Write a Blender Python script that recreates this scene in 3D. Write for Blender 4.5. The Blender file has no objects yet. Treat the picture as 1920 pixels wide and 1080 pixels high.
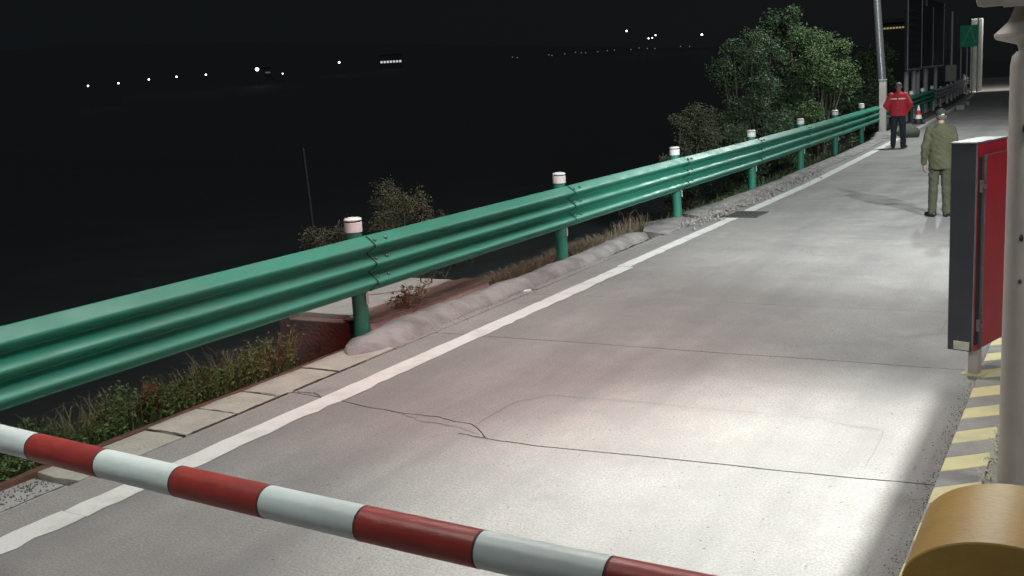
import bpy, bmesh, math, random
import numpy as np
from mathutils import Vector, Matrix, noise as mnoise

R = math.radians
scene = bpy.context.scene
C = scene.collection
random.seed(7)
rng = np.random.default_rng(7)

# ------------------------------------------------------------------ camera
cam_d = bpy.data.cameras.new("camera")
cam = bpy.data.objects.new("camera", cam_d)
C.objects.link(cam)
cam_d.sensor_width = 36.0
cam_d.lens = 36.0 * 1905.6 / 1920.0
cam_d.clip_start = 0.05
cam_d.clip_end = 3000
right = Vector((0.86679, 0.49484, -0.0618)); up = Vector((-0.04236, 0.19653, 0.97958)); fwd = Vector((-0.49688, 0.84647, -0.19131))
m = Matrix.Identity(4)
for i in range(3):
    m[i][0] = right[i]; m[i][1] = up[i]; m[i][2] = -fwd[i]
m[2][3] = 2.143
cam.matrix_world = m
scene.camera = cam

# ------------------------------------------------------------------ sky (late dusk)
world = bpy.data.worlds.new("World"); scene.world = world; world.use_nodes = True
wn = world.node_tree; wn.nodes.clear()
sky = wn.nodes.new("ShaderNodeTexSky"); sky.sky_type = 'NISHITA'; sky.sun_disc = False
sky.sun_elevation = R(-5); sky.sun_rotation = R(60)
bg = wn.nodes.new("ShaderNodeBackground"); bg.inputs[1].default_value = 0.05
bg2 = wn.nodes.new("ShaderNodeBackground"); bg2.inputs[0].default_value = (0.0056, 0.0068, 0.0078, 1); bg2.inputs[1].default_value = 1.0
ad = wn.nodes.new("ShaderNodeAddShader"); wo = wn.nodes.new("ShaderNodeOutputWorld")
wn.links.new(sky.outputs[0], bg.inputs[0]); wn.links.new(bg.outputs[0], ad.inputs[0]); wn.links.new(bg2.outputs[0], ad.inputs[1]); wn.links.new(ad.outputs[0], wo.inputs[0])

# moonlight-weak sun
sd = bpy.data.lights.new("sun", 'SUN'); sd.energy = 0.20; sd.angle = R(12); sd.color = (0.85, 0.92, 1.0)
so = bpy.data.objects.new("sun", sd); C.objects.link(so); so.rotation_euler = (R(45), 0, R(35))

scene.view_settings.view_transform = 'Standard'
scene.view_settings.look = 'None'
scene.view_settings.exposure = 0.0
scene.view_settings.gamma = 1.0
scene.view_settings.use_curve_mapping = False
scene.cycles.use_denoising = True
scene.cycles.max_bounces = 6
scene.cycles.sample_clamp_indirect = 4.0

# ------------------------------------------------------------------ toll station lamps and added fill lamps (all outside the picture)
def lamp(name, kind, loc, target, power, color, size=0.3, size_y=None, spot=None, blend=0.6):
    d = bpy.data.lights.new(name, kind); d.energy = power; d.color = color
    if kind == 'AREA':
        d.shape = 'RECTANGLE'; d.size = size; d.size_y = size_y or size
    else:
        d.shadow_soft_size = size
    if kind == 'SPOT':
        d.spot_size = R(spot); d.spot_blend = blend
    o = bpy.data.objects.new(name, d); C.objects.link(o); o.location = loc
    o.rotation_euler = (Vector(target) - Vector(loc)).to_track_quat('-Z', 'Y').to_euler()
    return o
LAMP_LANE = lamp("lane_lamp_light", 'SPOT', (-.95, 5.4, 4.6), (-1.05, 4.95, 0), 2500, (0.955, 1.0, 0.955), 0.03, spot=66, blend=1.0)
LAMP_CANOPY = lamp("canopy_lamp_light", 'AREA', (-4.3, 6.8, 6.2), (-4.3, 7.6, 0), 275, (1.0, 0.93, 0.895), 2.2, 0.6)
LAMP_ROAD_FILL = lamp("road_fill_light", 'AREA', (-2.4, 11.4, 6.6), (-2.7, 12.0, 0), 215, (0.94, 1.0, 0.985), 1.6, 0.6)  # added overhead fill that brightens the middle stretch of road
LAMP_NEAR_FILL = lamp("near_fill_light", 'AREA', (-3.3, 1.8, 4.0), (-6.0, 4.9, 0), 78, (0.95, 1.0, 0.96), 0.8, 0.5)  # added fill out of view to brighten the boom and near weeds
LAMP_SIDE = lamp("side_lamp_light", 'SPOT', (2.9, 7.4, 5.0), (-4.2, 19.5, 0), 5600, (0.92, 1.0, 1.0), 0.13, spot=80, blend=0.9)
LAMP_FILL = lamp("fill_light", 'AREA', (2.4, 4.6, 4.2), (-1.0, 6.6, 0.5), 72, (1.0, 0.98, 0.93), 0.8, 0.4)  # added fill without a known source, lifts cabinet door and kerb stripes
LAMP_STREET = lamp("street_lamp_light", 'SPOT', (-3.6, 31.0, 8.6), (-4.6, 30.0, 0), 3300, (0.92, 1.0, 0.98), 0.25, spot=165, blend=0.3)
LAMP_RED = lamp("signal_light", 'SPOT', (-.5, 3.3, 3.1), (-4.7, 7.3, 0.4), 420, (1.0, 0.10, 0.12), 0.08, spot=60, blend=1.0)

# ------------------------------------------------------------------ materials
MATS = {}
def mat(name, col, rough=0.7, col2=None, scale=4.0, bump=0.0, bscale=30.0, metal=0.0, emit=None, estr=0.0, spec=0.5, island=0.0, stretch=None, detail=6.0, lo=0.35, hi=0.65, coat=0.0, trans=0.0):
    if name in MATS: return MATS[name]
    mt = bpy.data.materials.new(name); mt.use_nodes = True; nt = mt.node_tree; b = nt.nodes["Principled BSDF"]
    N = nt.nodes.new; L = nt.links.new
    b.inputs["Roughness"].default_value = rough; b.inputs["Metallic"].default_value = metal
    b.inputs["Specular IOR Level"].default_value = spec
    b.inputs["Coat Weight"].default_value = coat
    b.inputs["Base Color"].default_value = (*col, 1)
    geo = N("ShaderNodeNewGeometry")
    mp = N("ShaderNodeMapping"); L(geo.outputs["Position"], mp.inputs[0])
    if stretch: mp.inputs["Scale"].default_value = stretch
    out = None
    if col2:
        nz = N("ShaderNodeTexNoise"); nz.inputs["Scale"].default_value = scale; nz.inputs["Detail"].default_value = detail; nz.inputs["Roughness"].default_value = 0.62
        L(mp.outputs[0], nz.inputs["Vector"])
        mr = N("ShaderNodeMapRange"); mr.inputs[1].default_value = lo; mr.inputs[2].default_value = hi; L(nz.outputs[0], mr.inputs[0])
        mx = N("ShaderNodeMix"); mx.data_type = 'RGBA'; mx.inputs[6].default_value = (*col, 1); mx.inputs[7].default_value = (*col2, 1)
        L(mr.outputs[0], mx.inputs[0]); out = mx.outputs[2]
        if island > 0:
            md = N("ShaderNodeMath"); md.operation = 'MULTIPLY_ADD'; md.inputs[1].default_value = island; md.inputs[2].default_value = -island * 0.5
            L(geo.outputs["Random Per Island"], md.inputs[0])
            ad2 = N("ShaderNodeMath"); ad2.operation = 'ADD'; ad2.use_clamp = True; L(mr.outputs[0], ad2.inputs[0]); L(md.outputs[0], ad2.inputs[1])
            L(ad2.outputs[0], mx.inputs[0])
        L(out, b.inputs["Base Color"])
    if bump:
        nb = N("ShaderNodeTexNoise"); nb.inputs["Scale"].default_value = bscale; nb.inputs["Detail"].default_value = 5.0
        L(mp.outputs[0], nb.inputs["Vector"])
        bp = N("ShaderNodeBump"); bp.inputs["Strength"].default_value = bump; bp.inputs["Distance"].default_value = 0.02
        L(nb.outputs[0], bp.inputs["Height"]); L(bp.outputs[0], b.inputs["Normal"])
    if emit:
        b.inputs["Emission Color"].default_value = (*emit, 1); b.inputs["Emission Strength"].default_value = estr
    MATS[name] = mt
    return mt

def road_material():
    mt = bpy.data.materials.new("road_concrete"); mt.use_nodes = True; nt = mt.node_tree; b = nt.nodes["Principled BSDF"]
    N = nt.nodes.new; L = nt.links.new
    geo = N("ShaderNodeNewGeometry")
    def noise(scale, detail=6, st=None, rough=0.6):
        v = geo.outputs["Position"]
        if st:
            mp = N("ShaderNodeMapping"); mp.inputs["Scale"].default_value = st; L(v, mp.inputs[0]); v = mp.outputs[0]
        nz = N("ShaderNodeTexNoise"); nz.inputs["Scale"].default_value = scale; nz.inputs["Detail"].default_value = detail; nz.inputs["Roughness"].default_value = rough
        L(v, nz.inputs["Vector"]); return nz.outputs[0]
    def rngm(x, a, b_, c=0., d=1.):
        mr = N("ShaderNodeMapRange"); mr.inputs[1].default_value = a; mr.inputs[2].default_value = b_; mr.inputs[3].default_value = c; mr.inputs[4].default_value = d
        L(x, mr.inputs[0]); return mr.outputs[0]
    def mixc(f, a, c2, mode='MIX'):
        mx = N("ShaderNodeMix"); mx.data_type = 'RGBA'; mx.blend_type = mode
        L(f, mx.inputs[0])
        if isinstance(a, tuple): mx.inputs[6].default_value = (*a, 1)
        else: L(a, mx.inputs[6])
        if isinstance(c2, tuple): mx.inputs[7].default_value = (*c2, 1)
        else: L(c2, mx.inputs[7])
        return mx.outputs[2]
    c = mixc(rngm(noise(0.7, 7, None, .68), .38, .64), (.410, .383, .362), (.29, .272, .262))
    # tyre lanes: long streaks in driving direction
    c = mixc(rngm(noise(1.0, 4, (1.35, .10, 1)), .46, .64, 0, .55), c, (.225, .216, .211))
    c = mixc(rngm(noise(2.3, 5, (1, .16, 1), .7), .56, .74, 0, .45), c, (.46, .437, .415))
    # fine aggregate and dark grains
    c = mixc(rngm(noise(70, 4, None, .75), .40, .64, 0, .75), c, (.17, .162, .157))
    c = mixc(rngm(noise(5, 6, None, .7), .5, .66, 0, .4), c, (.24, .232, .226))
    vo = N("ShaderNodeTexVoronoi"); vo.inputs["Scale"].default_value = 7.5; L(geo.outputs["Position"], vo.inputs["Vector"])
    c = mixc(rngm(vo.outputs["Distance"], .04, .075, .85, 0.), c, (.13, .12, .115))
    # oval oil spots
    vp = N("ShaderNodeMapping"); vp.inputs["Scale"].default_value = (.55, .55, 1); L(geo.outputs["Position"], vp.inputs[0])
    v2 = N("ShaderNodeTexVoronoi"); v2.inputs["Scale"].default_value = 1.0; L(vp.outputs[0], v2.inputs["Vector"])
    c = mixc(rngm(v2.outputs["Distance"], .06, .085, .75, 0.), c, (.16, .153, .148))
    L(c, b.inputs["Base Color"])
    c = mixc(rngm(noise(1.7, 8, (1, .45, 1), .75), .60, .72, 0, .45), c, (.19, .182, .177))
    L(c, b.inputs["Base Color"])
    L(rngm(noise(2.0, 4), .3, .7, .55, .8), b.inputs["Roughness"])
    b.inputs["Specular IOR Level"].default_value = 0.35
    bp = N("ShaderNodeBump"); bp.inputs["Strength"].default_value = .35; bp.inputs["Distance"].default_value = .012
    L(noise(60, 6, None, .7), bp.inputs["Height"])
    bp2 = N("ShaderNodeBump"); bp2.inputs["Strength"].default_value = .35; bp2.inputs["Distance"].default_value = .03
    L(noise(9, 4, (1, .35, 1)), bp2.inputs["Height"]); L(bp.outputs[0], bp2.inputs["Normal"]); L(bp2.outputs[0], b.inputs["Normal"])
    return mt
M_ROAD = road_material()
M_SUB = mat("road_bed", (.035, .033, .03), .95, (.06, .055, .05), 8)
M_SOIL = mat("soil", (.075, .058, .045), .95, (.11, .085, .065), 3.0, .6, 18)
M_TERR = mat("terrain", (.068, .078, .078), .95, (.082, .088, .085), 1.3, .6, 6)
M_KERBSLAB = mat("kerb_slab_concrete", (.46, .43, .37), .85, (.36, .335, .29), 5, .4, 45)
M_BERM = mat("mortar", (.36, .335, .325), .95, (.20, .187, .182), 3.2, .9, 55, lo=.4, hi=.66)
M_REDDIRT = mat("red_dirt", (.19, .085, .065), .95, (.12, .065, .05), 9, .6, 40)
M_LINE = mat("line_paint", (.72, .71, .68), .7, (.50, .48, .45), 3.5, .25, 70, lo=.5, hi=.8)
M_CRACK = mat("crack_dirt", (.07, .062, .058), .95)
M_CRACK2 = mat("crack_dust", (.22, .21, .20), .95)
def rail_material():
    mt = bpy.data.materials.new("rail_green"); mt.use_nodes = True; nt = mt.node_tree; b = nt.nodes["Principled BSDF"]; N = nt.nodes.new; L = nt.links.new
    geo = N("ShaderNodeNewGeometry")
    def nz(scale, st, det=6, ro=.65):
        mp = N("ShaderNodeMapping"); mp.inputs["Scale"].default_value = st; L(geo.outputs["Position"], mp.inputs[0]); n = N("ShaderNodeTexNoise"); n.inputs["Scale"].default_value = scale; n.inputs["Detail"].default_value = det; n.inputs["Roughness"].default_value = ro; L(mp.outputs[0], n.inputs["Vector"]); return n.outputs[0]
    def mr(x, a, c, d, e):
        m_ = N("ShaderNodeMapRange"); m_.inputs[1].default_value = a; m_.inputs[2].default_value = c; m_.inputs[3].default_value = d; m_.inputs[4].default_value = e; L(x, m_.inputs[0]); return m_.outputs[0]
    def mx(f, a, c):
        m_ = N("ShaderNodeMix"); m_.data_type = 'RGBA'; L(f, m_.inputs[0])
        if isinstance(a, tuple): m_.inputs[6].default_value = (*a, 1)
        else: L(a, m_.inputs[6])
        m_.inputs[7].default_value = (*c, 1); return m_.outputs[2]
    c = mx(mr(nz(1.1, (1, .5, 1)), .35, .65, 0, 1), (.030, .245, .168), (.034, .200, .138))
    c = mx(mr(nz(4.0, (1, .35, 2)), .52, .74, 0, .38), c, (.10, .17, .13))       # dust film
    c = mx(mr(nz(24., (1, .25, 1.5), 4), .66, .74, 0, .7), c, (.21, .19, .16))    # scuffs
    c = mx(mr(nz(13., (1, 1, 1), 5), .70, .75, 0, .8), c, (.10, .06, .04))        # chips
    L(c, b.inputs["Base Color"])
    L(mr(nz(5., (1, .4, 1)), .3, .7, .34, .62), b.inputs["Roughness"])
    bp = N("ShaderNodeBump"); bp.inputs["Strength"].default_value = .12; bp.inputs["Distance"].default_value = .02; L(nz(3.0, (1, .6, 1), 3), bp.inputs["Height"]); L(bp.outputs[0], b.inputs["Normal"])
    return mt
M_GREEN = rail_material()
M_GALV = mat("galvanised_steel", (.58, .60, .61), .32, (.46, .48, .49), 6, .05, 20, metal=.25)
M_WHITE = mat("reflective_white", (.86, .85, .83), .35, (.74, .72, .70), 8)
M_DARK = mat("dark_rubber", (.02, .02, .02), .6)
M_BOLT = mat("bolt_steel", (.10, .16, .13), .4, metal=.5)
M_BOOMW = mat("boom_white", (.80, .88, .85), .45, (.64, .70, .67), 7, .10, 20, stretch=(.5, 1, 1), lo=.45, hi=.75)
M_BOOMR = mat("boom_red", (.42, .055, .045), .42, (.27, .04, .035), 7, .35, 9, stretch=(.6, 1.5, 1.5), lo=.45, hi=.75)
M_YEL = mat("housing_yellow", (.52, .30, .06), .46, (.40, .24, .06), 7, .08, 60, lo=.42, hi=.75)
M_KYEL = mat("kerb_yellow", (.80, .73, .40), .75, (.60, .56, .38), 4, .25, 50, lo=.42, hi=.72)
M_KGREY = mat("kerb_grey", (.30, .29, .28), .85, (.40, .39, .37), 4, .35, 40)
M_ISL = mat("island_concrete", (.34, .33, .31), .9, (.25, .24, .23), 4, .4, 40)
M_COL = mat("column_grey", (.50, .455, .42), .5, (.42, .38, .355), 3, .03, 30)
M_HOUS = mat("housing_beige", (.40, .37, .32), .55, (.34, .32, .28), 3)
M_CABD = mat("cabinet_charcoal", (.021, .024, .032), .5, (.027, .030, .038), 6)
M_CABR = mat("cabinet_red", (.46, .020, .034), .42, (.36, .018, .028), 4, .03, 30, lo=.4, hi=.75)
M_CABG = mat("cabinet_trim", (.19, .188, .19), .5, (.14, .138, .14), 9)
M_LABEL = mat("label_plate", (.62, .62, .50), .5, (.52, .52, .42), 30)
M_CHAM = mat("chamber_red", (.20, .125, .105), .9, (.14, .10, .085), 5, .5, 30)
M_CHAMP = mat("chamber_pale", (.46, .36, .33), .9, (.36, .27, .25), 6, .5, 30)
M_LID = mat("lid_concrete", (.42, .40, .37), .9, (.34, .32, .30), 5, .4, 40)
M_IRON = mat("iron", (.02, .02, .02), .5)
M_GRATE = mat("grate_iron", (.055, .05, .046), .7, (.08, .07, .06), 12)
M_BARK = mat("bark", (.17, .15, .12), .95, (.06, .05, .04), 12, .6, 30)
def leafmat(name, a, b_, isl=1.0):
    return mat(name, a, .6, b_, 2.0, island=isl, spec=.25)
M_LEAF = leafmat("leaf_green", (.052, .098, .048), (.11, .16, .085))
M_LEAF2 = leafmat("leaf_olive", (.075, .09, .05), (.13, .135, .08))
M_LEAF3 = leafmat("leaf_bright", (.056, .105, .044), (.12, .17, .075))
M_DRY = leafmat("dry_grass", (.19, .15, .10), (.33, .27, .19))
M_BLADE = leafmat("grass_blade", (.035, .085, .03), (.11, .15, .06))
M_TWIG = leafmat("dry_twig", (.15, .10, .075), (.26, .19, .14))
M_REDTWIG = leafmat("red_twig", (.34, .12, .08), (.22, .09, .06))
M_STONE = leafmat("gravel", (.20, .185, .175), (.36, .33, .31))
M_DRYSOIL = leafmat("dry_soil", (.13, .10, .075), (.24, .19, .15))
M_GRIT = leafmat("grit", (.06, .056, .052), (.16, .15, .14))

# ------------------------------------------------------------------ mesh helpers
class MB:
    def __init__(s): s.v = []; s.f = []; s.mi = []
    def add(s, vs, fs, mi=0):
        o = len(s.v); s.v += [tuple(x) for x in vs]; s.f += [tuple(i + o for i in f) for f in fs]; s.mi += [mi] * len(fs); return s
    def box(s, c, d, rz=0., M=None, mi=0):
        x, y, z = d[0] / 2, d[1] / 2, d[2] / 2
        vs = [Vector((sx * x, sy * y, sz * z)) for sz in (-1, 1) for sy in (-1, 1) for sx in (-1, 1)]
        rot = M if M is not None else Matrix.Rotation(rz, 3, 'Z')
        vs = [rot @ v + Vector(c) for v in vs]
        return s.add(vs, [(0, 2, 3, 1), (4, 5, 7, 6), (0, 1, 5, 4), (2, 6, 7, 3), (0, 4, 6, 2), (1, 3, 7, 5)], mi)
    def tube(s, pts, rad, n=12, cap=True, mi=0):
        pts = [Vector(p) for p in pts]; rings = []
        if not hasattr(rad, '__len__'): rad = [rad] * len(pts)
        for i, p in enumerate(pts):
            t = (pts[min(i + 1, len(pts) - 1)] - pts[max(i - 1, 0)]).normalized()
            a = t.orthogonal().normalized() if abs(t.z) < .99 else Vector((1, 0, 0))
            if i == 0: ref = a
            a = (ref - t * ref.dot(t)).normalized(); ref = a; b_ = t.cross(a)
            rings.append([p + (a * math.cos(2 * math.pi * k / n) + b_ * math.sin(2 * math.pi * k / n)) * rad[i] for k in range(n)])
        return s.loft(rings, cap, mi)
    def loft(s, rings, cap=True, mi=0, closed=True):
        n = len(rings[0]); o = len(s.v)
        for r in rings: s.v += [tuple(x) for x in r]
        F = []
        for i in range(len(rings) - 1):
            for k in range(n if closed else n - 1):
                k2 = (k + 1) % n
                F.append((o + i * n + k, o + i * n + k2, o + (i + 1) * n + k2, o + (i + 1) * n + k))
        if cap:
            F.append(tuple(o + k for k in reversed(range(n)))); F.append(tuple(o + (len(rings) - 1) * n + k for k in range(n)))
        s.f += F; s.mi += [mi] * len(F); return s
    def lathe(s, prof, c=(0, 0, 0), n=20, cap=True, mi=0):
        rings = [[(c[0] + r * math.cos(2 * math.pi * k / n), c[1] + r * math.sin(2 * math.pi * k / n), c[2] + z) for k in range(n)] for r, z in prof]
        return s.loft(rings, cap, mi)
    def ell(s, c, r, nu=14, nv=9, M=None, mi=0):
        rings = []
        for j in range(nv + 1):
            ph = -math.pi / 2 + math.pi * (j + .02) / (nv + .04)
            rings.append([])
            for k in range(nu):
                th = 2 * math.pi * k / nu
                v = Vector((r[0] * math.cos(ph) * math.cos(th), r[1] * math.cos(ph) * math.sin(th), r[2] * math.sin(ph)))
                if M is not None: v = M @ v
                rings[-1].append(v + Vector(c))
        return s.loft(rings, True, mi)
    def prism(s, poly, z0, z1, mi=0):
        n = len(poly); vs = [(x, y, z0) for x, y in poly] + [(x, y, z1) for x, y in poly]
        fs = [tuple(reversed(range(n))), tuple(range(n, 2 * n))] + [(i, (i + 1) % n, n + (i + 1) % n, n + i) for i in range(n)]
        return s.add(vs, fs, mi)
    def mesh(s, name, mats, smooth=False, bevel=0., auto=None):
        me = bpy.data.meshes.new(name); me.from_pydata([tuple(v) for v in s.v], [], s.f); 
        for mm in (mats if isinstance(mats, (list, tuple)) else [mats]): me.materials.append(mm)
        me.polygons.foreach_set("material_index", s.mi)
        bm = bmesh.new(); bm.from_mesh(me); bmesh.ops.recalc_face_normals(bm, faces=bm.faces)
        if bevel:
            es = [e for e in bm.edges if len(e.link_faces) == 2 and e.calc_face_angle(0) > R(35)]
            bmesh.ops.bevel(bm, geom=es, offset=bevel, segments=2, profile=.6, affect='EDGES', clamp_overlap=True)
        if smooth:
            for f in bm.faces: f.smooth = True
            lim = R(auto or 40)
            for e in bm.edges:
                if len(e.link_faces) == 2 and e.calc_face_angle(0) > lim: e.smooth = False
        bm.to_mesh(me); bm.free(); me.update()
        return me
    def build(s, name, mats, parent=None, smooth=False, bevel=0., loc=None, rot=None, auto=None):
        return link(name, s.mesh(name, mats, smooth, bevel, auto), parent, loc, rot)
def link(name, me, parent=None, loc=None, rot=None):
    o = bpy.data.objects.new(name, me); C.objects.link(o)
    if parent is not None: o.parent = parent
    if loc is not None: o.location = loc
    if rot is not None: o.rotation_euler = rot
    return o
def thing(name, label, cat, loc=(0, 0, 0), rz=0., group=None, rot=None):
    o = bpy.data.objects.new(name, None); C.objects.link(o); o.location = loc; o.rotation_euler = rot or (0, 0, rz); o.empty_display_size = .2
    return tag(o, label, cat, group)
def tag(o, label, cat, group=None):
    o["label"] = label; o["category"] = cat
    if group: o["group"] = group
    return o
def structure(o): o["kind"] = "structure"; return o
def stuff(o, label=None, cat=None):
    o["kind"] = "stuff"
    if label: o["label"] = label
    if cat: o["category"] = cat
    return o
def quads(name, V, material, parent=None, k=4):
    """V: (N,k,3) separate faces in one mesh"""
    n = len(V); me = bpy.data.meshes.new(name)
    me.vertices.add(n * k); me.vertices.foreach_set("co", V.reshape(-1).astype(np.float32))
    me.loops.add(n * k); me.loops.foreach_set("vertex_index", np.arange(n * k, dtype=np.int32))
    me.polygons.add(n); me.polygons.foreach_set("loop_start", np.arange(0, n * k, k, dtype=np.int32))
    me.materials.append(material); me.update(calc_edges=True); me.validate()
    return link(name, me, parent)

# ------------------------------------------------------------------ road course
PY = np.array([-100, 20, 26, 33, 47, 60, 83, 120, 300.]); PX = np.array([0, 0, -.18, -.42, -.98, -1.6, -3.2, -7.5, -60.])
def dx(y): return float(np.interp(y, PY, PX))

# ------------------------------------------------------------------ terrain (one sheet)
TX = np.array([-900, -500, -400, -250, -160, -120, -30, -16, -11, -8, -6.6, -6.05, -5.78, -5.62, -5.4, -5.0, 80])
TZ = np.array([34, 26, 17, 1, -4, -6, -6, -4.6, -2.9, -1.35, -.42, -.14, -.02, -.03, -.10, -.30, -.30])
def terr(x, y):
    o = x - dx(y); z = float(np.interp(o, TX, TZ))
    if o < -6.2:
        a = min(1., (-6.2 - o) / 6.)
        z += a * .5 * mnoise.noise(Vector((x * .23, y * .23, 0))) + .05 * mnoise.noise(Vector((x * 1.9, y * 1.9, 3)))
    if o < -40: z += 3. * min(1, (-40 - o) / 80) * mnoise.noise(Vector((x * .02, y * .02, 5)))
    if y > 120 and o < -25: z += min(22., (y - 120) * .065) * min(1, (-25 - o) / 60.)
    return z
xs = np.unique(np.concatenate([np.linspace(-900, -60, 36), np.linspace(-60, -16, 30), np.linspace(-16, -7, 46), np.linspace(-7, -5, 30), np.array([-3, 0, 10, 30, 80.])]))
ys = np.unique(np.concatenate([np.linspace(-80, 0, 14), np.linspace(0, 24, 90), np.linspace(24, 60, 60), np.linspace(60, 150, 40), np.linspace(150, 1200, 36)]))
b = MB(); nx = len(xs)
vs = [(x + dx(y), y, terr(x + dx(y), y)) for y in ys for x in xs]
fs = [(j * nx + i, j * nx + i + 1, (j + 1) * nx + i + 1, (j + 1) * nx + i) for j in range(len(ys) - 1) for i in range(nx - 1)]
b.add(vs, fs)
for q, (j, i) in enumerate((j, i) for j in range(len(ys) - 1) for i in range(nx - 1)):
    b.mi[q] = 1 if -6.5 < xs[i] < -4.9 else 0
structure(b.build("ground", [M_TERR, M_SOIL], smooth=True))

# ------------------------------------------------------------------ road: bed + concrete slabs + markings
def strip(x0, x1, y0, y1, z0, z1, mb=None, step=2.0, mi=0):
    mb = mb or MB(); ysx = np.linspace(y0, y1, max(2, int((y1 - y0) / step) + 1))
    rings = [[(x0 + dx(y), y, z0), (x1 + dx(y), y, z0), (x1 + dx(y), y, z1), (x0 + dx(y), y, z1)] for y in ysx]
    return mb.loft(rings, True, mi)
road = structure(strip(-5.20, 14, -40, 140, -.28, -.12).build("road", M_SUB))
XL, XR = -5.23, -.595
JOG = [(-5.23, 5.54), (-4.71, 5.48), (-4.40, 5.43), (-4.08, 5.40), (-3.82, 5.41), (-3.66, 5.37), (-3.52, 5.36), (-3.40, 5.27), (-3.29, 5.155), (-2.94, 5.14), (-1.94, 5.225), (-1.3, 5.27), (-.595, 5.345)]
def jline(y, amp, seed, tilt=0.0, x0=XL, x1=XR):
    r_ = random.Random(seed); n = 22
    return [(x0 + (x1 - x0) * k / n, y + tilt * (k / n - .5) + r_.uniform(-amp, amp)) for k in range(n + 1)]
lines = [(-12., .004, .0), (-4.5, .004, 0.), (1.0, .004, 0.), None, (7.52, .007, .09), (9.31, .004, .12), (13.34, .010, -.28), (17.4, .004, 0), (21.4, .004, 0)] + [(y, .003, 0.) for y in range(26, 141, 5)]
gaps = []
jl = []
for i, l in enumerate(lines):
    if l is None:
        rr = random.Random(3); pts = []
        for a, c in zip(JOG[:-1], JOG[1:]):
            for k in range(3):
                t = k / 3; pts.append((a[0] + (c[0] - a[0]) * t, a[1] + (c[1] - a[1]) * t + rr.uniform(-.007, .007)))
        pts.append(JOG[-1]); jl.append((pts, .0065))
    else:
        jl.append((jline(l[0], l[1], i, l[2]), {7.52: .0055, 9.31: .0022, 13.34: .0055}.get(l[0], .004)))
for (la, ga), (lb, gb) in zip(jl[:-1], jl[1:]):
    lo = [(x + dx(y), y + ga) for x, y in la]; hi = [(x + dx(y), y - gb) for x, y in lb]
    poly = lo + hi[::-1]
    if la[0][1] < 15 < lb[0][1]:      # notch for the drain
        poly = lo + hi[::-1] + [(XL, 15.86), (-4.50, 15.80), (-4.53, 15.13), (XL, 15.19)]
    MB().prism(poly, -.115, 0).build("slab", M_ROAD, road)
yy = [9.3, 13.3, 17.4, 21.4] + list(range(26, 141, 5))
for x0, x1 in ((-.585, 4.4), (4.412, 9.4), (9.412, 13.9)):
    for y0, y1 in zip([-12, -4.5, 1.0, 5.3] + yy[:-1], [-4.5, 1.0, 5.3, 9.3] + yy[1:]):
        MB().prism([(x0 + dx(y0), y0 + .005), (x1 + dx(y0), y0 + .005), (x1 + dx(y1), y1 - .005), (x0 + dx(y1), y1 - .005)], -.115, 0).build("slab", M_ROAD, road)

def ragged(x0, x1, y0, y1, z, seed, amp=.012, step=.12):
    r_ = random.Random(seed); L_, Rr = [], []; y = y0
    while y < y1 - 1e-6:
        w = 1 + .8 * mnoise.noise(Vector((y * .8, seed, 0)))
        L_.append((x0 + dx(y) + r_.uniform(-amp, amp) * .6, y)); Rr.append((x1 + dx(y) + r_.uniform(-amp, amp) * w + .012 * mnoise.noise(Vector((y * 1.3, seed, 7))), y)); y += step
    L_.append((x0 + dx(y1), y1)); Rr.append((x1 + dx(y1), y1))
    vs = [(x, y, z) for x, y in L_] + [(x, y, z) for x, y in Rr]; n = len(L_)
    return MB().add(vs, [(i, n + i, n + i + 1, i + 1) for i in range(n - 1)])
ragged(-4.925, -4.725, -6, 3.3, .004, 1, .016).build("edge_line", M_LINE, road)
ragged(-4.915, -4.720, 3.302, 10.9, .004, 2, .013).build("edge_line", M_LINE, road)
ragged(-4.945, -4.775, 10.92, 15.10, .004, 3, .010).build("edge_line", M_LINE, road)
ragged(-4.955, -4.765, 15.90, 32, .004, 4, .008, .3).build("edge_line", M_LINE, road)
ragged(-4.955, -4.765, 32.05, 100, .004, 5, .008, 1.).build("edge_line", M_LINE, road)

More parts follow.
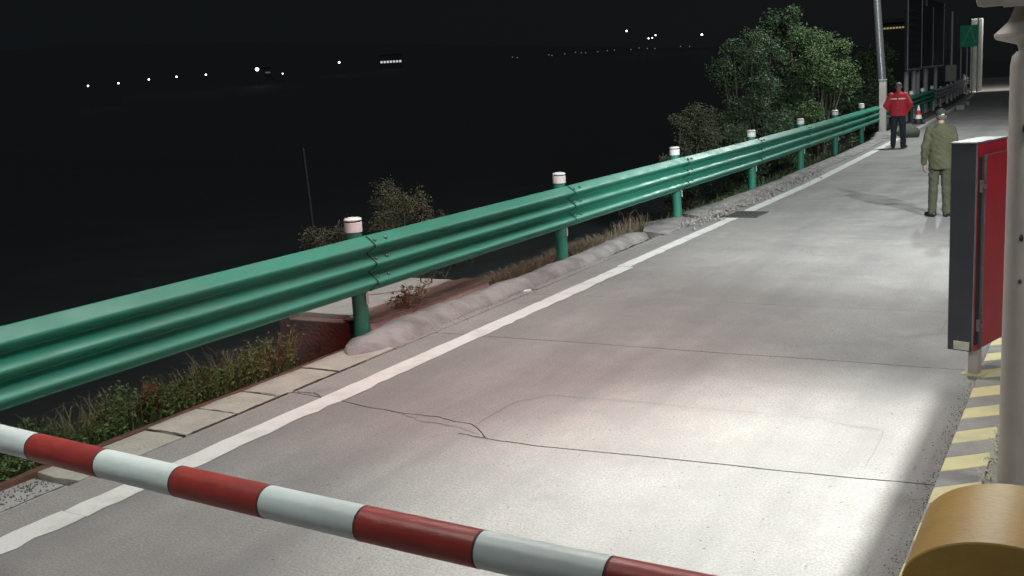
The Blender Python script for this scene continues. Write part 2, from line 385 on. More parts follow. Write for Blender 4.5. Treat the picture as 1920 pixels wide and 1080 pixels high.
def ribbon(pts, w, z=.003, seed=0, sub=5, jit=.012):
    r_ = random.Random(seed); P = []
    for a, c in zip(pts[:-1], pts[1:]):
        for k in range(sub):
            t = k / sub; P.append(Vector((a[0] + (c[0] - a[0]) * t + r_.uniform(-jit, jit), a[1] + (c[1] - a[1]) * t + r_.uniform(-jit, jit), z)))
    P.append(Vector((*pts[-1], z)))
    vs = []
    for i, p in enumerate(P):
        t = (P[min(i + 1, len(P) - 1)] - P[max(i - 1, 0)]).normalized(); n = Vector((-t.y, t.x, 0)) * w * .5 * r_.uniform(.5, 1.4)
        vs += [p + n, p - n]
    return MB().add(vs, [(2 * i, 2 * i + 1, 2 * i + 3, 2 * i + 2) for i in range(len(P) - 1)])
for k, (pts, w) in enumerate([
    ([(-3.49, 5.37), (-3.49, 5.85), (-3.32, 6.09), (-2.65, 6.14), (-1.75, 6.17), (-1.35, 6.2)], .0048),
    ([(-3.33, 8.93), (-3.52, 8.66), (-3.17, 8.44), (-2.6, 8.47)], .006), ([(-1.4, 6.16), (-1.24, 6.11), (-1.05, 6.10), (-1.04, 5.42)], .006),
    ([(-1.5, 8.36), (-1.29, 8.4), (-1.06, 8.59), (-1.08, 9.07)], .007), ([(-4.1, 5.39), (-3.9, 5.30), (-3.6, 5.28), (-3.36, 5.2)], .006), ([(-3.5, 5.16), (-3.29, 5.15)], .009),
    ([(-3.0, 12.3), (-2.9, 12.0), (-2.5, 12.05)], .008), ([(-3.6, 13.9), (-3.45, 14.6), (-3.0, 15.4)], .008), ([(-2.75, 10.7), (-2.55, 11.4)], .006)]):
    ribbon(pts, w, .003, k).build("crack", M_CRACK2 if w < .009 else M_CRACK, road)
ribbon([(-5.2, 5.55), (-5.05, 5.57), (-4.93, 5.52)], .012, .003, 40).build("crack", M_CRACK, road)

# ------------------------------------------------------------------ shoulder: kerb slabs, red dirt, mortar kerb
sh = structure(strip(-5.66, -5.24, 3.0, 31, -.30, -.06).build("shoulder", M_SUB))
seams = [1.6, 2.35, 3.10]
segs = [(1.2, 2.1), (2.11, 3.10), (3.64, 4.48), (4.49, 4.95), (4.965, 5.40), (5.415, 6.09), (6.10, 6.86)]
for k, (a, c) in enumerate(segs):
    r_ = random.Random(k + 50); j = lambda: r_.uniform(-.012, .012)
    poly = [(-5.245, a + j()), (-5.246, c + j()), (-5.45 + j(), c + j()), (-5.635 + j(), c + j()), (-5.64 + j() * 2, (a + c) / 2), (-5.63 + j(), a + j()), (-5.44 + j(), a + j())]
    o = MB().prism(poly, -.10, .004 + r_.uniform(-.006, .008)).build("kerb_slab", M_KERBSLAB, sh, bevel=.006)
# broken slab field beyond: flat pieces between posts and the line
for k, poly in enumerate([[(-5.30, 13.35), (-5.30, 14.9), (-5.75, 15.1), (-6.02, 14.4), (-5.7, 13.55)], [(-5.25, 15.0), (-5.25, 17.0), (-5.7, 17.3), (-5.85, 15.5)],
                          [(-5.25, 17.1), (-5.26, 20.6), (-5.66, 20.8), (-5.72, 17.5)], [(-5.26, 20.8), (-5.32, 25.8), (-5.78, 25.9), (-5.70, 21.0)], [(-5.3, 26), (-5.5, 32), (-5.95, 32), (-5.75, 26.1)],
                          [(-5.62, 32.3), (-5.9, 40), (-6.4, 40), (-6.1, 32.4)], [(-5.25, 9.5), (-5.25, 13.3), (-5.34, 13.3), (-5.34, 9.5)], [(-5.246, 6.9), (-5.246, 9.45), (-5.34, 9.45), (-5.34, 6.9)]]):
    MB().prism(poly[::-1], -.12, .02 if k < 6 else -.001).build("kerb_slab", M_BERM if k < 6 else M_ROAD, sh, bevel=.008 if k < 6 else 0)
for k, (a, c) in enumerate(((3.05, 3.62), (4.55, 4.98), (5.0, 5.5), (5.56, 6.45))):
    ribbon([(-5.238, a), (-5.24, (a + c) / 2), (-5.237, c)], .018, .009, 60 + k, 6, .005).build("joint_dirt", M_CRACK, sh)
for k, y in enumerate((4.485, 4.957, 5.407, 6.095)):
    ribbon([(-5.24, y), (-5.43, y + .01), (-5.62, y - .005)], .014, .0125, 70 + k, 5, .006).build("joint_dirt", M_CRACK, sh)
# red dirt lip outside the slabs
b = MB(); rings = []
for y in np.arange(1.0, 7.05, .12):
    n1 = mnoise.noise(Vector((y * 2.1, 0, 0))); n2 = mnoise.noise(Vector((y * 5.1, 4, 0)))
    rings.append([(-5.63, y, -.08), (-5.635 + .006 * n2, y, .006 + .006 * n1), (-5.67 + .012 * n1, y, .014 + .012 * n2), (-5.71 + .02 * n2, y, -.004 + .01 * n1), (-5.78 + .02 * n1, y, -.09)])
b.loft(rings, False, closed=False); structure(b.build("soil_edge", M_REDDIRT, smooth=True))
# rounded mortar kerb
def berm(name, pts, w, h, label, seed, taper0=.35, taper1=.3):
    b = MB(); n = int((pts[-1][1] - pts[0][1]) / .04); rings = []; ys_ = [p[1] for p in pts]; xs_ = [p[0] for p in pts]
    for i in range(n + 1):
        y = pts[0][1] + (pts[-1][1] - pts[0][1]) * i / n; x = float(np.interp(y, ys_, xs_))
        t = min(1, max(.02, (y - pts[0][1]) / taper0)) ** .5 * min(1, max(.05, (pts[-1][1] - y) / taper1)) ** .5
        kk = 1 - .30 * min(1, max(0, (y - pts[0][1] - 1.6) / 1.5))
        ww = w * kk * t * (1 + .16 * mnoise.noise(Vector((y * 1.3, seed, 0)))); hh = h * kk * t * (1 + .35 * mnoise.noise(Vector((y * 1.1, seed, 9))))
        ring = []
        wl = 1 + .22 * mnoise.noise(Vector((y * 2.6, seed + 3, 1))) + .04 * mnoise.noise(Vector((y * 9, seed + 3, 1))); wr_ = 1 + .22 * mnoise.noise(Vector((y * 2.2, seed + 8, 2))) + .04 * mnoise.noise(Vector((y * 8, seed, 2)))
        for u, zf in ((.5, 0), (.47, .20), (.40, .46), (.30, .70), (.20, .86), (.08, .95), (-.04, .99), (-.15, 1.0), (-.26, .98), (-.36, .93), (-.43, .82), (-.48, .6), (-.5, .3), (-.51, 0)):
            xx = x + ww * u * (wr_ if u > 0 else wl)
            zz = (hh + .03) * zf * (1 + .10 * mnoise.noise(Vector((xx * 4, y * 2.2, seed))) + .05 * mnoise.noise(Vector((xx * 14, y * 10, seed))) + .035 * mnoise.noise(Vector((xx * 40, y * 40, seed))))
            ring.append((xx + .004 * mnoise.noise(Vector((y * 30, u * 9, seed))), y, -.03 + zz))
        rings.append(ring)
    b.loft(rings, False, closed=False); o = b.build(name, M_BERM, smooth=True, auto=80)
    return tag(o, label, "kerb")
berm("mortar_kerb", [(-5.47, 6.52), (-5.50, 7.2), (-5.58, 8.2), (-5.55, 9.3), (-5.53, 10.9), (-5.60, 12.2), (-5.63, 13.45)], .46, .105, "rounded grey mortar kerb running under the green rail past the first post", 3)
berm("mortar_kerb", [(-5.5, 15.9), (-5.48, 20), (-5.55, 25), (-5.85, 33)], .30, .07, "low rough mortar ridge beside the far half of the rail, past the grate", 11, 1.0, 1.0)

# gravel scatter
def bits(n, fx, fy, size, material, name, z=0.0, zf=None):
    V = np.zeros((n * 8, 3, 3)); q = 0
    for _ in range(n):
        x, y = fx(), fy(); s_ = size * random.uniform(.4, 1.5); zz = (zf(x, y) if zf else z)
        P = [Vector((random.gauss(0, .5), random.gauss(0, .5), random.uniform(-.2, .6))).normalized() * s_ * random.uniform(.7, 1.1) for _k in range(3)]
        top = Vector((x, y, zz + s_ * random.uniform(.5, .9))); base = [Vector((x + s_ * math.cos(a + random.random()), y + s_ * math.sin(a), zz - .002)) for a in (0, 1.57, 3.14, 4.71)]
        for k in range(4):
            V[q] = [base[k], base[(k + 1) % 4], top]; q += 1
    return quads(name, V[:q], material, k=3)
o = bits(900, lambda: random.gauss(-5.28, .13) , lambda: random.triangular(13.6, 23, 17.5), .030, M_STONE, "gravel", .02)
stuff(o, "loose pale gravel strewn along the shoulder beside the drain", "gravel")
o = bits(2600, lambda: -.622 - abs(random.gauss(0, .055)), lambda: random.uniform(2.8, 9.0), .0034, M_GRIT, "grit", .002)
stuff(o, "dark grit lying along the foot of the striped kerb", "grit")
o = bits(420, lambda: random.gauss(-5.5, .09), lambda: random.uniform(3.12, 3.62), .011, M_GRIT, "rubble", -.03)
stuff(o, "dark crumbled rubble in the gap left of the kerb slabs", "rubble")
MB().prism([(-5.245, 3.12), (-5.245, 3.62), (-5.64, 3.62), (-5.66, 3.12)], -.10, -.028).build("dirt_patch", M_KGREY, sh)
o = bits(600, lambda: random.uniform(-4.6, -.9), lambda: random.uniform(3, 14), .0035, M_GRIT, "road_grit", .001)
stuff(o, "tiny dark stones scattered over the road slabs", "grit")

o = bits(900, lambda: random.gauss(-5.36, .10), lambda: random.uniform(6.9, 13.6), .010, M_STONE, "gravel", .0)
stuff(o, "small stones and mortar crumbs along the foot of the rounded kerb", "gravel")
# drain grate
g = thing("drain_grate", "iron drain grate set in the road edge across the white line", "drain", (-4.77, 15.49, -.012))
fr = MB()
fr.box((0, -.33, 0), (.52, .03, .04)).box((0, .33, 0), (.52, .03, .04)).box((-.245, 0, 0), (.03, .63, .04)).box((.245, 0, 0), (.03, .63, .04)); fr.build("frame", M_GRATE, g)
bar = MB().box((0, 0, 0), (.020, .63, .03)).mesh("bar", M_GRATE)
for k in range(6): link("bar", bar, g, (-.18 + .072 * k, 0, 0))
cb = MB().box((0, 0, 0), (.46, .028, .022)).mesh("crossbar", M_GRATE)
for k in range(3): link("crossbar", cb, g, (0, -.16 + .16 * k, -.002))

o = bits(700, lambda: random.gauss(-5.95, .12), lambda: random.uniform(9.3, 14.2), .022, M_DRYSOIL, "rubble", zf=terr)
stuff(o, "dry brown soil crumbs behind the mortar kerb past the drain chamber", "rubble")
# white scrap on the shoulder
tag(MB().add([(-5.32, 9.30, .012), (-5.25, 9.33, .016), (-5.262, 9.37, .028), (-5.325, 9.345, .02), (-5.32, 9.30, .0), (-5.25, 9.33, .0), (-5.262, 9.37, .0), (-5.325, 9.345, .0)], [(0, 1, 2, 3), (0, 4, 5, 1), (1, 5, 6, 2), (2, 6, 7, 3), (3, 7, 4, 0), (4, 7, 6, 5)]).build("paper_scrap", M_WHITE), "small white paper scrap beside the mortar kerb", "litter")

# ------------------------------------------------------------------ guardrail
PROF = []
for w_ in range(3):
    z_ = .950 - .1667 * w_
    PROF += [(.000, z_), (.006, z_ - .004), (.088, z_ - .066), (.097, z_ - .074), (.101, z_ - .084), (.097, z_ - .095), (.088, z_ - .103), (.008, z_ - .150), (.001, z_ - .157)]
PROF += [(.0, .450)]
M_JOINT = mat("joint_shadow", (.012, .014, .012), .9)  # near-black strip painted on panel ends as the shadow of the lap
def beam_mesh(name, length, material, lap=.30, t=.004):
    b = MB(); rings = []
    ys_ = [0, .006, .013] + list(np.linspace(.05, length + lap, 14))
    for y in ys_:
        # the near end laps over the panel before it
        off = .010 if y < lap * .8 else max(0., .010 * (1 - (y - lap * .8) / .25))
        if y > length - .05: off = 0
        rings.append([(px + off, y, pz) for px, pz in PROF] + [(px + off - t, y, pz) for px, pz in reversed(PROF)])
    b.loft(rings, False)
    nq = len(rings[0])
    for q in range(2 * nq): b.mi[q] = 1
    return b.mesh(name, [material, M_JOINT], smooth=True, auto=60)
def guardrail(label, y0, n, step, material, post_mat, x_post, detail, group=None, zoff=0., white=True):
    gr = thing("guardrail", label, "guardrail", (x_post + dx(y0), y0, 0), group=group)
    ox, oy = x_post + dx(y0), y0
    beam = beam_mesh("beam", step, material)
    post = MB().lathe([(.072, -.6), (.072, .985)], n=20).mesh("post", post_mat, smooth=True)
    band = MB().lathe([(.0745, .986), (.080, .99), (.080, 1.073), (.0745, 1.077)], n=20).mesh("reflective_band", M_WHITE, smooth=True)
    ring = MB().lathe([(.073, 1.074), (.073, 1.092)], n=20).mesh("groove", M_DARK, smooth=True)
    cap = MB().lathe([(.079, 1.090), (.081, 1.100), (.070, 1.112), (.04, 1.119), (.005, 1.121)], n=20).mesh("cap", M_WHITE, smooth=True)
    plate = MB().box((0, 0, 0), (.012, .045, .105)).mesh("reflector", M_WHITE, bevel=.004)
    brk = MB().box((0, 0, 0), (.05, .11, .36)).mesh("bracket", post_mat)
    bolt = MB().lathe([(.019, -.004), (.019, .009), (.010, .016)], n=8).mesh("bolt", M_BOLT, smooth=True)
    for i in range(n):
        y = y0 + step * i; X = x_post + dx(y); yn = y + step; ang = math.atan2(-(x_post + dx(yn) - X), step)
        p = link("post", post, gr, (X - ox, y - oy, 0), (R(random.uniform(-.6, .6)), R(random.uniform(-.8, .8)), random.random()))
        if white:
            link("reflective_band", band, p); link("groove", ring, p); link("cap", cap, p)
        if detail:
            link("reflector", plate, gr, (X - ox + .082, y - oy + .012, .385), (0, 0, R(20)))
        link("bracket", brk, gr, (X - ox + .0765, y - oy, .70))
        if i < n - 1:
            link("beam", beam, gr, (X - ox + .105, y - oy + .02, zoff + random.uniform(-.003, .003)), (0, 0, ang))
            if detail and i < 6:
                for dyy in (.07, .23):
                    for (bx, bz, tl) in ((.055, .908, 37), (.055, .741, 37), (.055, .574, 37)):
                        link("bolt", bolt, gr, (X - ox + .105 + bx + .014, y - oy + dyy, bz), (0, R(90 - tl * .8), 0))
    return gr
PX0 = -5.742
guardrail("green three-wave steel guardrail with white-capped posts along the road edge", 3.058, 13, 4.0, M_GREEN, M_GREEN, PX0, True)
guardrail("bare silvery guardrail at the far bend beyond the green rail", 51.4, 14, 4.0, M_GALV, M_GALV, PX0 + .05, False, white=False)

# ------------------------------------------------------------------ drainage chamber behind the rail
ch = thing("drainage_chamber", "reddish concrete drain chamber with pale lid behind the first rail post", "drain chamber", (-6.2, 8.13, 0))
MB().box((-.52, 0, -.65), (.14, 2.05, 1.60)).build("side_wall", M_CHAM, ch, bevel=.01)
MB().box((.475, 0, -.28), (.14, 2.06, .86)).build("side_wall", M_CHAMP, ch, bevel=.012)
MB().box((.385, 0, .153), (.35, 2.06, .014)).build("rim", M_CHAM, ch)
MB().box((-.02, -.96, -.55), (.86, .14, 1.36)).build("end_wall", M_CHAM, ch, bevel=.01)
MB().box((-.02, .96, -.55), (.86, .14, 1.36)).build("end_wall", M_CHAM, ch, bevel=.01)
lid = MB().box((-.21, -.03, .152), (.80, 1.74, .05)).build("lid", M_LID, ch, bevel=.008)
hp = [(-.06, .62, .17)] + [(-.06 + .07 * (1 - math.cos(a)), .62 + .01 * math.sin(a), .225 + .02 * math.sin(a)) for a in np.linspace(0, math.pi, 7)] + [(.08, .62, .17)]
MB().tube(hp, .008, 6).build("handle", M_IRON, lid, smooth=True)
ribbon([(-.33, -.2), (-.05, .1), (.12, .3), (.22, .34)], .05, .1785, 9).build("lid_streak", M_CHAM, lid)  # reddish ribbon running across the lid

# ------------------------------------------------------------------ toll island with striped kerb
isl = structure(MB().prism([(-.42, 1.2), (2.2, 1.2), (2.2, 8.6), (1.6, 9.2), (-.42, 9.2)], .0, .172).build("toll_island", M_ISL, bevel=.012))
per, yl, sl = .42, .205, .16
y = 1.3; k = 0
# kerb: alternating painted kerb sections, each a skewed prism
prev = 1.2
while y < 9.0:
    a, c = y, y + yl
    MB().prism([(-.62, a), (-.421, a + sl), (-.421, c + sl), (-.62, c)], 0.0, .1795 + random.uniform(-.001, .001)).build("kerb_block", M_KYEL, isl, bevel=.008)
    MB().prism([(-.62, c + .001), (-.421, c + sl + .001), (-.421, a + per + sl - .001), (-.62, a + per - .001)], 0.0, .1785 + random.uniform(-.001, .001)).build("kerb_block", M_KGREY, isl, bevel=.008)
    y += per
o = bits(160, lambda: random.gauss(-.42, .02), lambda: random.uniform(4.6, 5.9), .012, M_LABEL, "paint_flakes", .178)
stuff(o, "crumbled pale paint flakes beside the grey column on the island", "flakes")

# ------------------------------------------------------------------ red cabinet
cab = thing("signal_cabinet", "tall red door cabinet with charcoal side standing on the striped island", "cabinet", (-.65, 6.74, .35), rot=(0, 0, R(-16)))
W, D, Hh = .155, .46, 1.30         # local: x from -W..0 is the charcoal face (towards camera), y 0..D the red face
MB().box((-W / 2, D / 2, Hh / 2), (W, D, Hh)).build("body", M_CABD, cab, bevel=.006)
MB().box((.002, D / 2, Hh / 2), (.010, D - .006, Hh - .006)).build("door_frame", M_CABR, cab, bevel=.002)
MB().box((.009, .034, Hh / 2 - .02), (.008, .040, Hh - .13)).build("seal_strip", M_CABD, cab)
dr = MB().box((.020, .065 + (D - .09) / 2, Hh / 2 - .025), (.026, D - .09, Hh - .10)).build("door", M_CABR, cab, bevel=.005)
MB().box((.0205, .065 + (D - .09) / 2, Hh - .0745), (.027, D - .09, .004)).build("door_edge", M_CABG, dr)
MB().box((.0205, .0635, Hh / 2 - .025), (.027, .003, Hh - .10)).build("door_edge", M_CABG, dr)
MB().box((.0005, .002, Hh / 2), (.008, .008, Hh - .01)).build("corner_trim", M_CABG, cab)
MB().box((-W / 2, D / 2, Hh + .004), (W + .016, D + .02, .010)).build("top_plate", M_CABG, cab, bevel=.002)
for z in (.17, Hh - .26):
    h_ = MB().box((.018, .036, z), (.020, .034, .075)).build("hinge", M_CABG, cab, bevel=.003)
    MB().box((.031, .050, z - .004), (.014, .030, .028)).build("pin", M_CABG, h_, bevel=.002)
pl_ = MB().box((-W * .42, -.003, .036), (.098, .006, .055)).build("name_plate", M_LABEL, cab, bevel=.003)
MB().box((-.02, .10, -.10), (.06, .06, .20)).build("leg", M_COL, cab)
MB().box((-.02, .10, -.164), (.13, .12, .012)).build("base_plate", M_KYEL, cab, bevel=.003)

# ------------------------------------------------------------------ grey column with housing on top
col = thing("steel_column", "grey round steel column at the right edge in front of the red cabinet", "column", (-.301, 5.0, .18))
MB().lathe([(.058, 0), (.058, 1.93), (.052, 1.97), (.035, 1.99), (.004, 1.995)], n=28).build("shaft", M_COL, col, smooth=True)
for (z, hh) in ((1.17, .03), (.98, .018)):
    MB().lathe([(.007, 0), (.009, hh * .4), (.003, hh)], n=8).build("bolt", M_IRON, col, loc=(.012, -.057, z))
cl = MB().lathe([(.030, -.012), (.034, 0), (.030, .02), (.012, .026)], n=14).build("clamp", M_DARK, col, smooth=True, loc=(.035, -.060, 1.66), rot=(R(90), 0, 0))
nk = thing("camera_housing", "beige equipment housing on a flared mount above the grey column", "housing", (-.28, 5.10, 2.00))
MB().lathe([(.050, -.2), (.050, .16), (.062, .20), (.145, .225), (.155, .235), (.155, .248), (.10, .30), (.075, .36), (.075, .42)], n=24).build("mount", M_COL, nk, smooth=True)
MB().box((.05, .05, .50), (.52, .62, .22), M=Matrix.Rotation(R(6), 3, 'X')).build("body", M_HOUS, nk, bevel=.03)
MB().box((.05, -.26, .37), (.30, .05, .03), M=Matrix.Rotation(R(12), 3, 'X')).build("visor", M_COL, nk, bevel=.005)

ls = thing("light_cutoff_board", "added unseen board that cuts the lane light along the kerb", "light blocker", (-.915, 5.6, 3.3))  # board added out of view to shade the island side of the kerb
MB().box((0, 0, .66), (.03, 3.6, 1.32)).build("board", M_CABD, ls, bevel=.005)
for yy_ in (-.6, .6): MB().tube([(0, yy_, 1.3), (0, yy_, 3.2)], .025, 8).build("cutoff_board_hanger", M_COL, ls, smooth=True)

# ------------------------------------------------------------------ yellow barrier machine and boom
bmach = thing("barrier_machine", "yellow barrier housing with rounded top in the lower right corner", "barrier", (-.17, 2.83, .172))
rh = .24; yb0, yb1 = -.21, .21
def arch(y, inset=0.):
    r_ = rh - inset; h_ = .145 - inset; pts = [(-r_, y, 0.0), (-r_, y, .635)] + [(-r_ * math.cos(a), y, .64 + h_ * math.sin(a)) for a in np.linspace(.05, math.pi - .05, 30)] + [(r_, y, .635), (r_, y, 0.0)]
    return pts
MB().loft([arch(yb0, .004), arch(yb0 + .004), arch(yb1 - .004), arch(yb1, .004)], True).build("hood", M_YEL, bmach, smooth=True, auto=30)
MB().box((0, 0, .006), (.54, .50, .012)).build("base_plate", M_COL, bmach)
MB().lathe([(.05, 0), (.05, .10), (.03, .12)], n=16).build("drive_hub", M_COL, bmach, loc=(.0, -.20, .60), rot=(R(90), 0, 0))
M_GRIME = mat("tape_grime", (.10, .05, .045), .8)
boom = thing("boom_barrier", "red and white striped barrier boom lowered across the near lane", "barrier boom", (0, 0, 0))
ends = [-5.3, -4.77, -4.29, -3.817, -3.339, -2.875, -2.411, -1.974, -1.521, -1.101, -.66, -.12]
def bc(x):  # centre line of the boom, sagging slightly towards its free end
    t = (-.1 - x) / 5.2; return Vector((x, 2.275 + .30 * max(0, t - .12) ** 1.6, .851 - .004 * t))
ends = [x + .015 + .1 * (max(0, -x - 1.1) / 2.24) ** 1.5 for x in ends]
r0 = .0555
for k, (a, c) in enumerate(zip(ends[:-1], ends[1:])):
    red = (k % 2 == 1)
    rad = r0 * (1 + .012 * (1 if red else 0))
    # bands: bounds 3.817..3.339 red, 3.339..2.875 white ...
    MB().tube([bc(a + (c - a) * t) for t in np.linspace(0, 1, 9)], rad, 28).build("band", M_BOOMR if red else M_BOOMW, boom, smooth=True)
    MB().tube([bc(c - .004), bc(c + .004)], r0 * 1.006 if False else r0 * 1.018, 28).build("band_edge", M_GRIME, boom, smooth=True)
MB().tube([(-.12, 2.275, .851), (-.12, 2.32, .851), (-.14, 2.60, .80)], .035, 12).build("arm_clamp", M_COL, boom, smooth=True)

# ------------------------------------------------------------------ people
def caps(mb, p0, p1, r0_, r1_, n=12):
    p0, p1 = Vector(p0), Vector(p1); d = (p1 - p0); L_ = d.length; t = d.normalized()
    pts, rad = [], []
    for a in (-88, -60, -30): pts.append(p0 + t * r0_ * math.sin(R(a))); rad.append(r0_ * math.cos(R(a)))
    pts.append(p0); rad.append(r0_)
    pts.append(p1); rad.append(r1_)
    for a in (30, 60, 88): pts.append(p1 + t * r1_ * math.sin(R(a))); rad.append(r1_ * math.cos(R(a)))
    mb.tube(pts, rad, n)
def chain(mb, pts, rad):
    for i in range(len(pts) - 1): caps(mb, pts[i], pts[i + 1], rad[i], rad[i + 1])
def eloft(mb, rows, n=20):
    mb.loft([[(cx + rx * math.cos(2 * math.pi * k / n), cy + ry * math.sin(2 * math.pi * k / n), z) for k in range(n)] for (z, rx, ry, cx, cy) in rows], True)
def fuse(mb, name, material, parent, voxel, smooth_it=4, wr=0., seed=0):
    me = mb.mesh(name + "_raw", material); o = bpy.data.objects.new(name, me); C.objects.link(o)
    md = o.modifiers.new("r", 'REMESH'); md.mode = 'VOXEL'; md.voxel_size = voxel; md.use_smooth_shade = True
    ms = o.modifiers.new("s", 'SMOOTH'); ms.iterations = smooth_it; ms.factor = .5
    dg = bpy.context.evaluated_depsgraph_get(); dg.update()
    nm = bpy.data.meshes.new_from_object(o.evaluated_get(dg)); nm.name = name
    o.modifiers.clear(); o.data = nm; bpy.data.meshes.remove(me)
    if not nm.materials: nm.materials.append(material)
    if wr:
        for v in nm.vertices:
            q = v.co; w = mnoise.noise(Vector((q.x * 7 + seed, q.y * 7, q.z * 16 + q.x * 12))) + .5 * mnoise.noise(Vector((q.x * 17, q.y * 17 + seed, q.z * 34)))
            v.co = q + v.normal * wr * w
    for f in nm.polygons: f.use_smooth = True
    o.parent = parent
    return o
def hand(mb, w, d, side, palm_n):
    """w wrist, d hand direction, palm_n palm normal"""
    w = Vector(w); d = Vector(d).normalized(); pn = Vector(palm_n).normalized(); s_ = d.cross(pn).normalized() * side
    pc = w + d * .045
    for k in range(-1, 2): caps(mb, w + d * .01 + s_ * .016 * k, w + d * .085 + s_ * .024 * k, .017, .015, 8)
    for k, L_ in enumerate((.060, .070, .075, .066)):
        bs = w + d * .088 + s_ * (-.033 + .022 * k); mid = bs + d * L_ * .55 + pn * .010; tip = mid + d * L_ * .40 + pn * .026
        caps(mb, bs, mid, .0098, .0090, 8); caps(mb, mid, tip, .0090, .0078, 8)
    tb = w + d * .03 + s_ * .03; tm = tb + s_ * .026 + d * .028 + pn * .008; tt = tm + d * .032 + pn * .012
    caps(mb, tb, tm, .0125, .0115, 8); caps(mb, tm, tt, .0112, .0092, 8)
M_SKIN = mat("skin", (.30, .175, .12), .55, (.26, .15, .10), 12)
M_HAIRD = mat("hair_dark", (.012, .011, .010), .55, (.03, .028, .026), 60)
M_HAIRG = mat("hair_grey", (.045, .042, .04), .6, (.16, .155, .15), 55, .6, 90)
M_OLIVE = mat("olive_cloth", (.070, .070, .037), .9, (.052, .052, .029), 9, .35, 60)
M_OLIVE2 = mat("olive_trousers", (.060, .062, .036), .9, (.043, .046, .028), 8, .35, 60)
M_REDC = mat("red_cloth", (.52, .03, .05), .8, (.42, .024, .04), 8, .3, 60)
M_NAVY = mat("navy_cloth", (.026, .030, .042), .9, (.018, .021, .030), 8, .3, 60)
M_SHOE = mat("shoe_black", (.012, .012, .012), .45)
M_REFL = mat("reflective_tape", (.80, .74, .55), .35)
M_EYE = mat("eye_white", (.7, .7, .68), .3)
M_CAP = mat("cap_dark", (.020, .022, .018), .85, (.035, .037, .03), 30)

def person(name, label, loc, rz, scale, jacket_m, trouser_m, arms, feet, head_tilt, hem, bulk, slim=1.0):
    P = thing(name, label, "person", loc, rz); P.scale = (scale * slim, scale * slim, scale)
    Hm = Matrix.Translation((0, .01, 1.47)) @ Matrix.Rotation(head_tilt, 4, 'X')
    hv = lambda x, y, z: Hm @ Vector((x, y, z))
    bd = MB()
    eloft(bd, [(.86, .12, .09, 0, 0), (.95, .155, .105, 0, 0), (1.08, .14, .095, 0, 0), (1.25, .16, .105, 0, .0), (1.38, .165, .09, 0, -.005), (1.45, .06, .06, 0, 0)])
    caps(bd, (0, -.005, 1.42), hv(0, .0, .05), .058, .054)
    hm3 = Hm.to_3x3()
    bd.ell(hv(0, .0, .135), (.074, .094, .105), M=hm3); bd.ell(hv(0, .035, .075), (.056, .060, .062), M=hm3)
    caps(bd, hv(0, .092, .13), hv(0, .112, .098), .010, .015, 8)                       # nose
    caps(bd, hv(-.02, .086, .062), hv(.02, .086, .062), .008, .008, 8)                  # lips
    for s_ in (-1, 1):
        bd.ell(hv(s_ * .078, -.005, .115), (.010, .022, .034), 8, 6, M=hm3)           # ears
        sh_, el, wr_, hd, pn = arms[s_]
        chain(bd, [sh_, el, wr_], [.050, .040, .028]); hand(bd, wr_, hd, s_, pn)
        hx, kx, ax = feet[s_]
        chain(bd, [hx, kx, ax], [.085, .058, .040])
        caps(bd, (ax[0], ax[1], .045), (ax[0] + feet[s_ * 2][0], ax[1] + feet[s_ * 2][1], .035), .036, .030)
    fuse(bd, "body", M_SKIN, P, .0075, 2)
    for s_ in (-1, 1):
        e = MB().ell(hv(s_ * .032, .083, .128), (.013, .008, .009), 8, 6); e.build("eye", M_EYE, P, smooth=True)
    jk = MB()
    eloft(jk, [(hem, .185 * bulk, .135 * bulk, 0, -.005), (hem + .02, .192 * bulk, .142 * bulk, 0, -.005), (.95, .188 * bulk, .138 * bulk, 0, -.003), (1.08, .182 * bulk, .130 * bulk, 0, 0), (1.22, .195 * bulk, .132 * bulk, 0, 0), (1.34, .205, .120, 0, -.008), (1.40, .178, .098, 0, -.010), (1.44, .105, .078, 0, -.008), (1.475, .066, .066, 0, 0), (1.485, .062, .062, 0, 0)])
    for s_ in (-1, 1):
        sh_, el, wr_, hd, pn = arms[s_]
        w2 = Vector(wr_) * .97 + Vector(el) * .03
        chain(jk, [(sh_[0] * .93, sh_[1], sh_[2] - .005), el, w2], [.076 * (bulk * .5 + .5), .062 * bulk, .050])
    fuse(jk, "jacket", jacket_m, P, .011, 4, .010, 1)
    tr = MB()
    eloft(tr, [(.80, .150, .110, 0, 0), (.90, .172, .120, 0, -.004), (1.02, .160, .112, 0, 0)])
    for s_ in (-1, 1):
        hx, kx, ax = feet[s_]
        chain(tr, [hx, kx, (ax[0], ax[1] - .005, .085)], [.098, .080, .070])
    fuse(tr, "trousers", trouser_m, P, .011, 3, .009, 5)
    for s_ in (-1, 1):
        ax = feet[s_][2]; d = feet[s_ * 2]
        sb = MB(); caps(sb, (ax[0] - d[0] * .35, ax[1] - d[1] * .35, .045), (ax[0] + d[0] * .35, ax[1] + d[1] * .35, .050), .044, .046); caps(sb, (ax[0] + d[0] * .3, ax[1] + d[1] * .3, .046), (ax[0] + d[0] * 1.15, ax[1] + d[1] * 1.15, .036), .046, .036)
        sb.v = [(x, y, max(z, 0.0)) for x, y, z in sb.v]
        fuse(sb, "shoe", M_SHOE, P, .009, 2)
    return P, hv, hm3

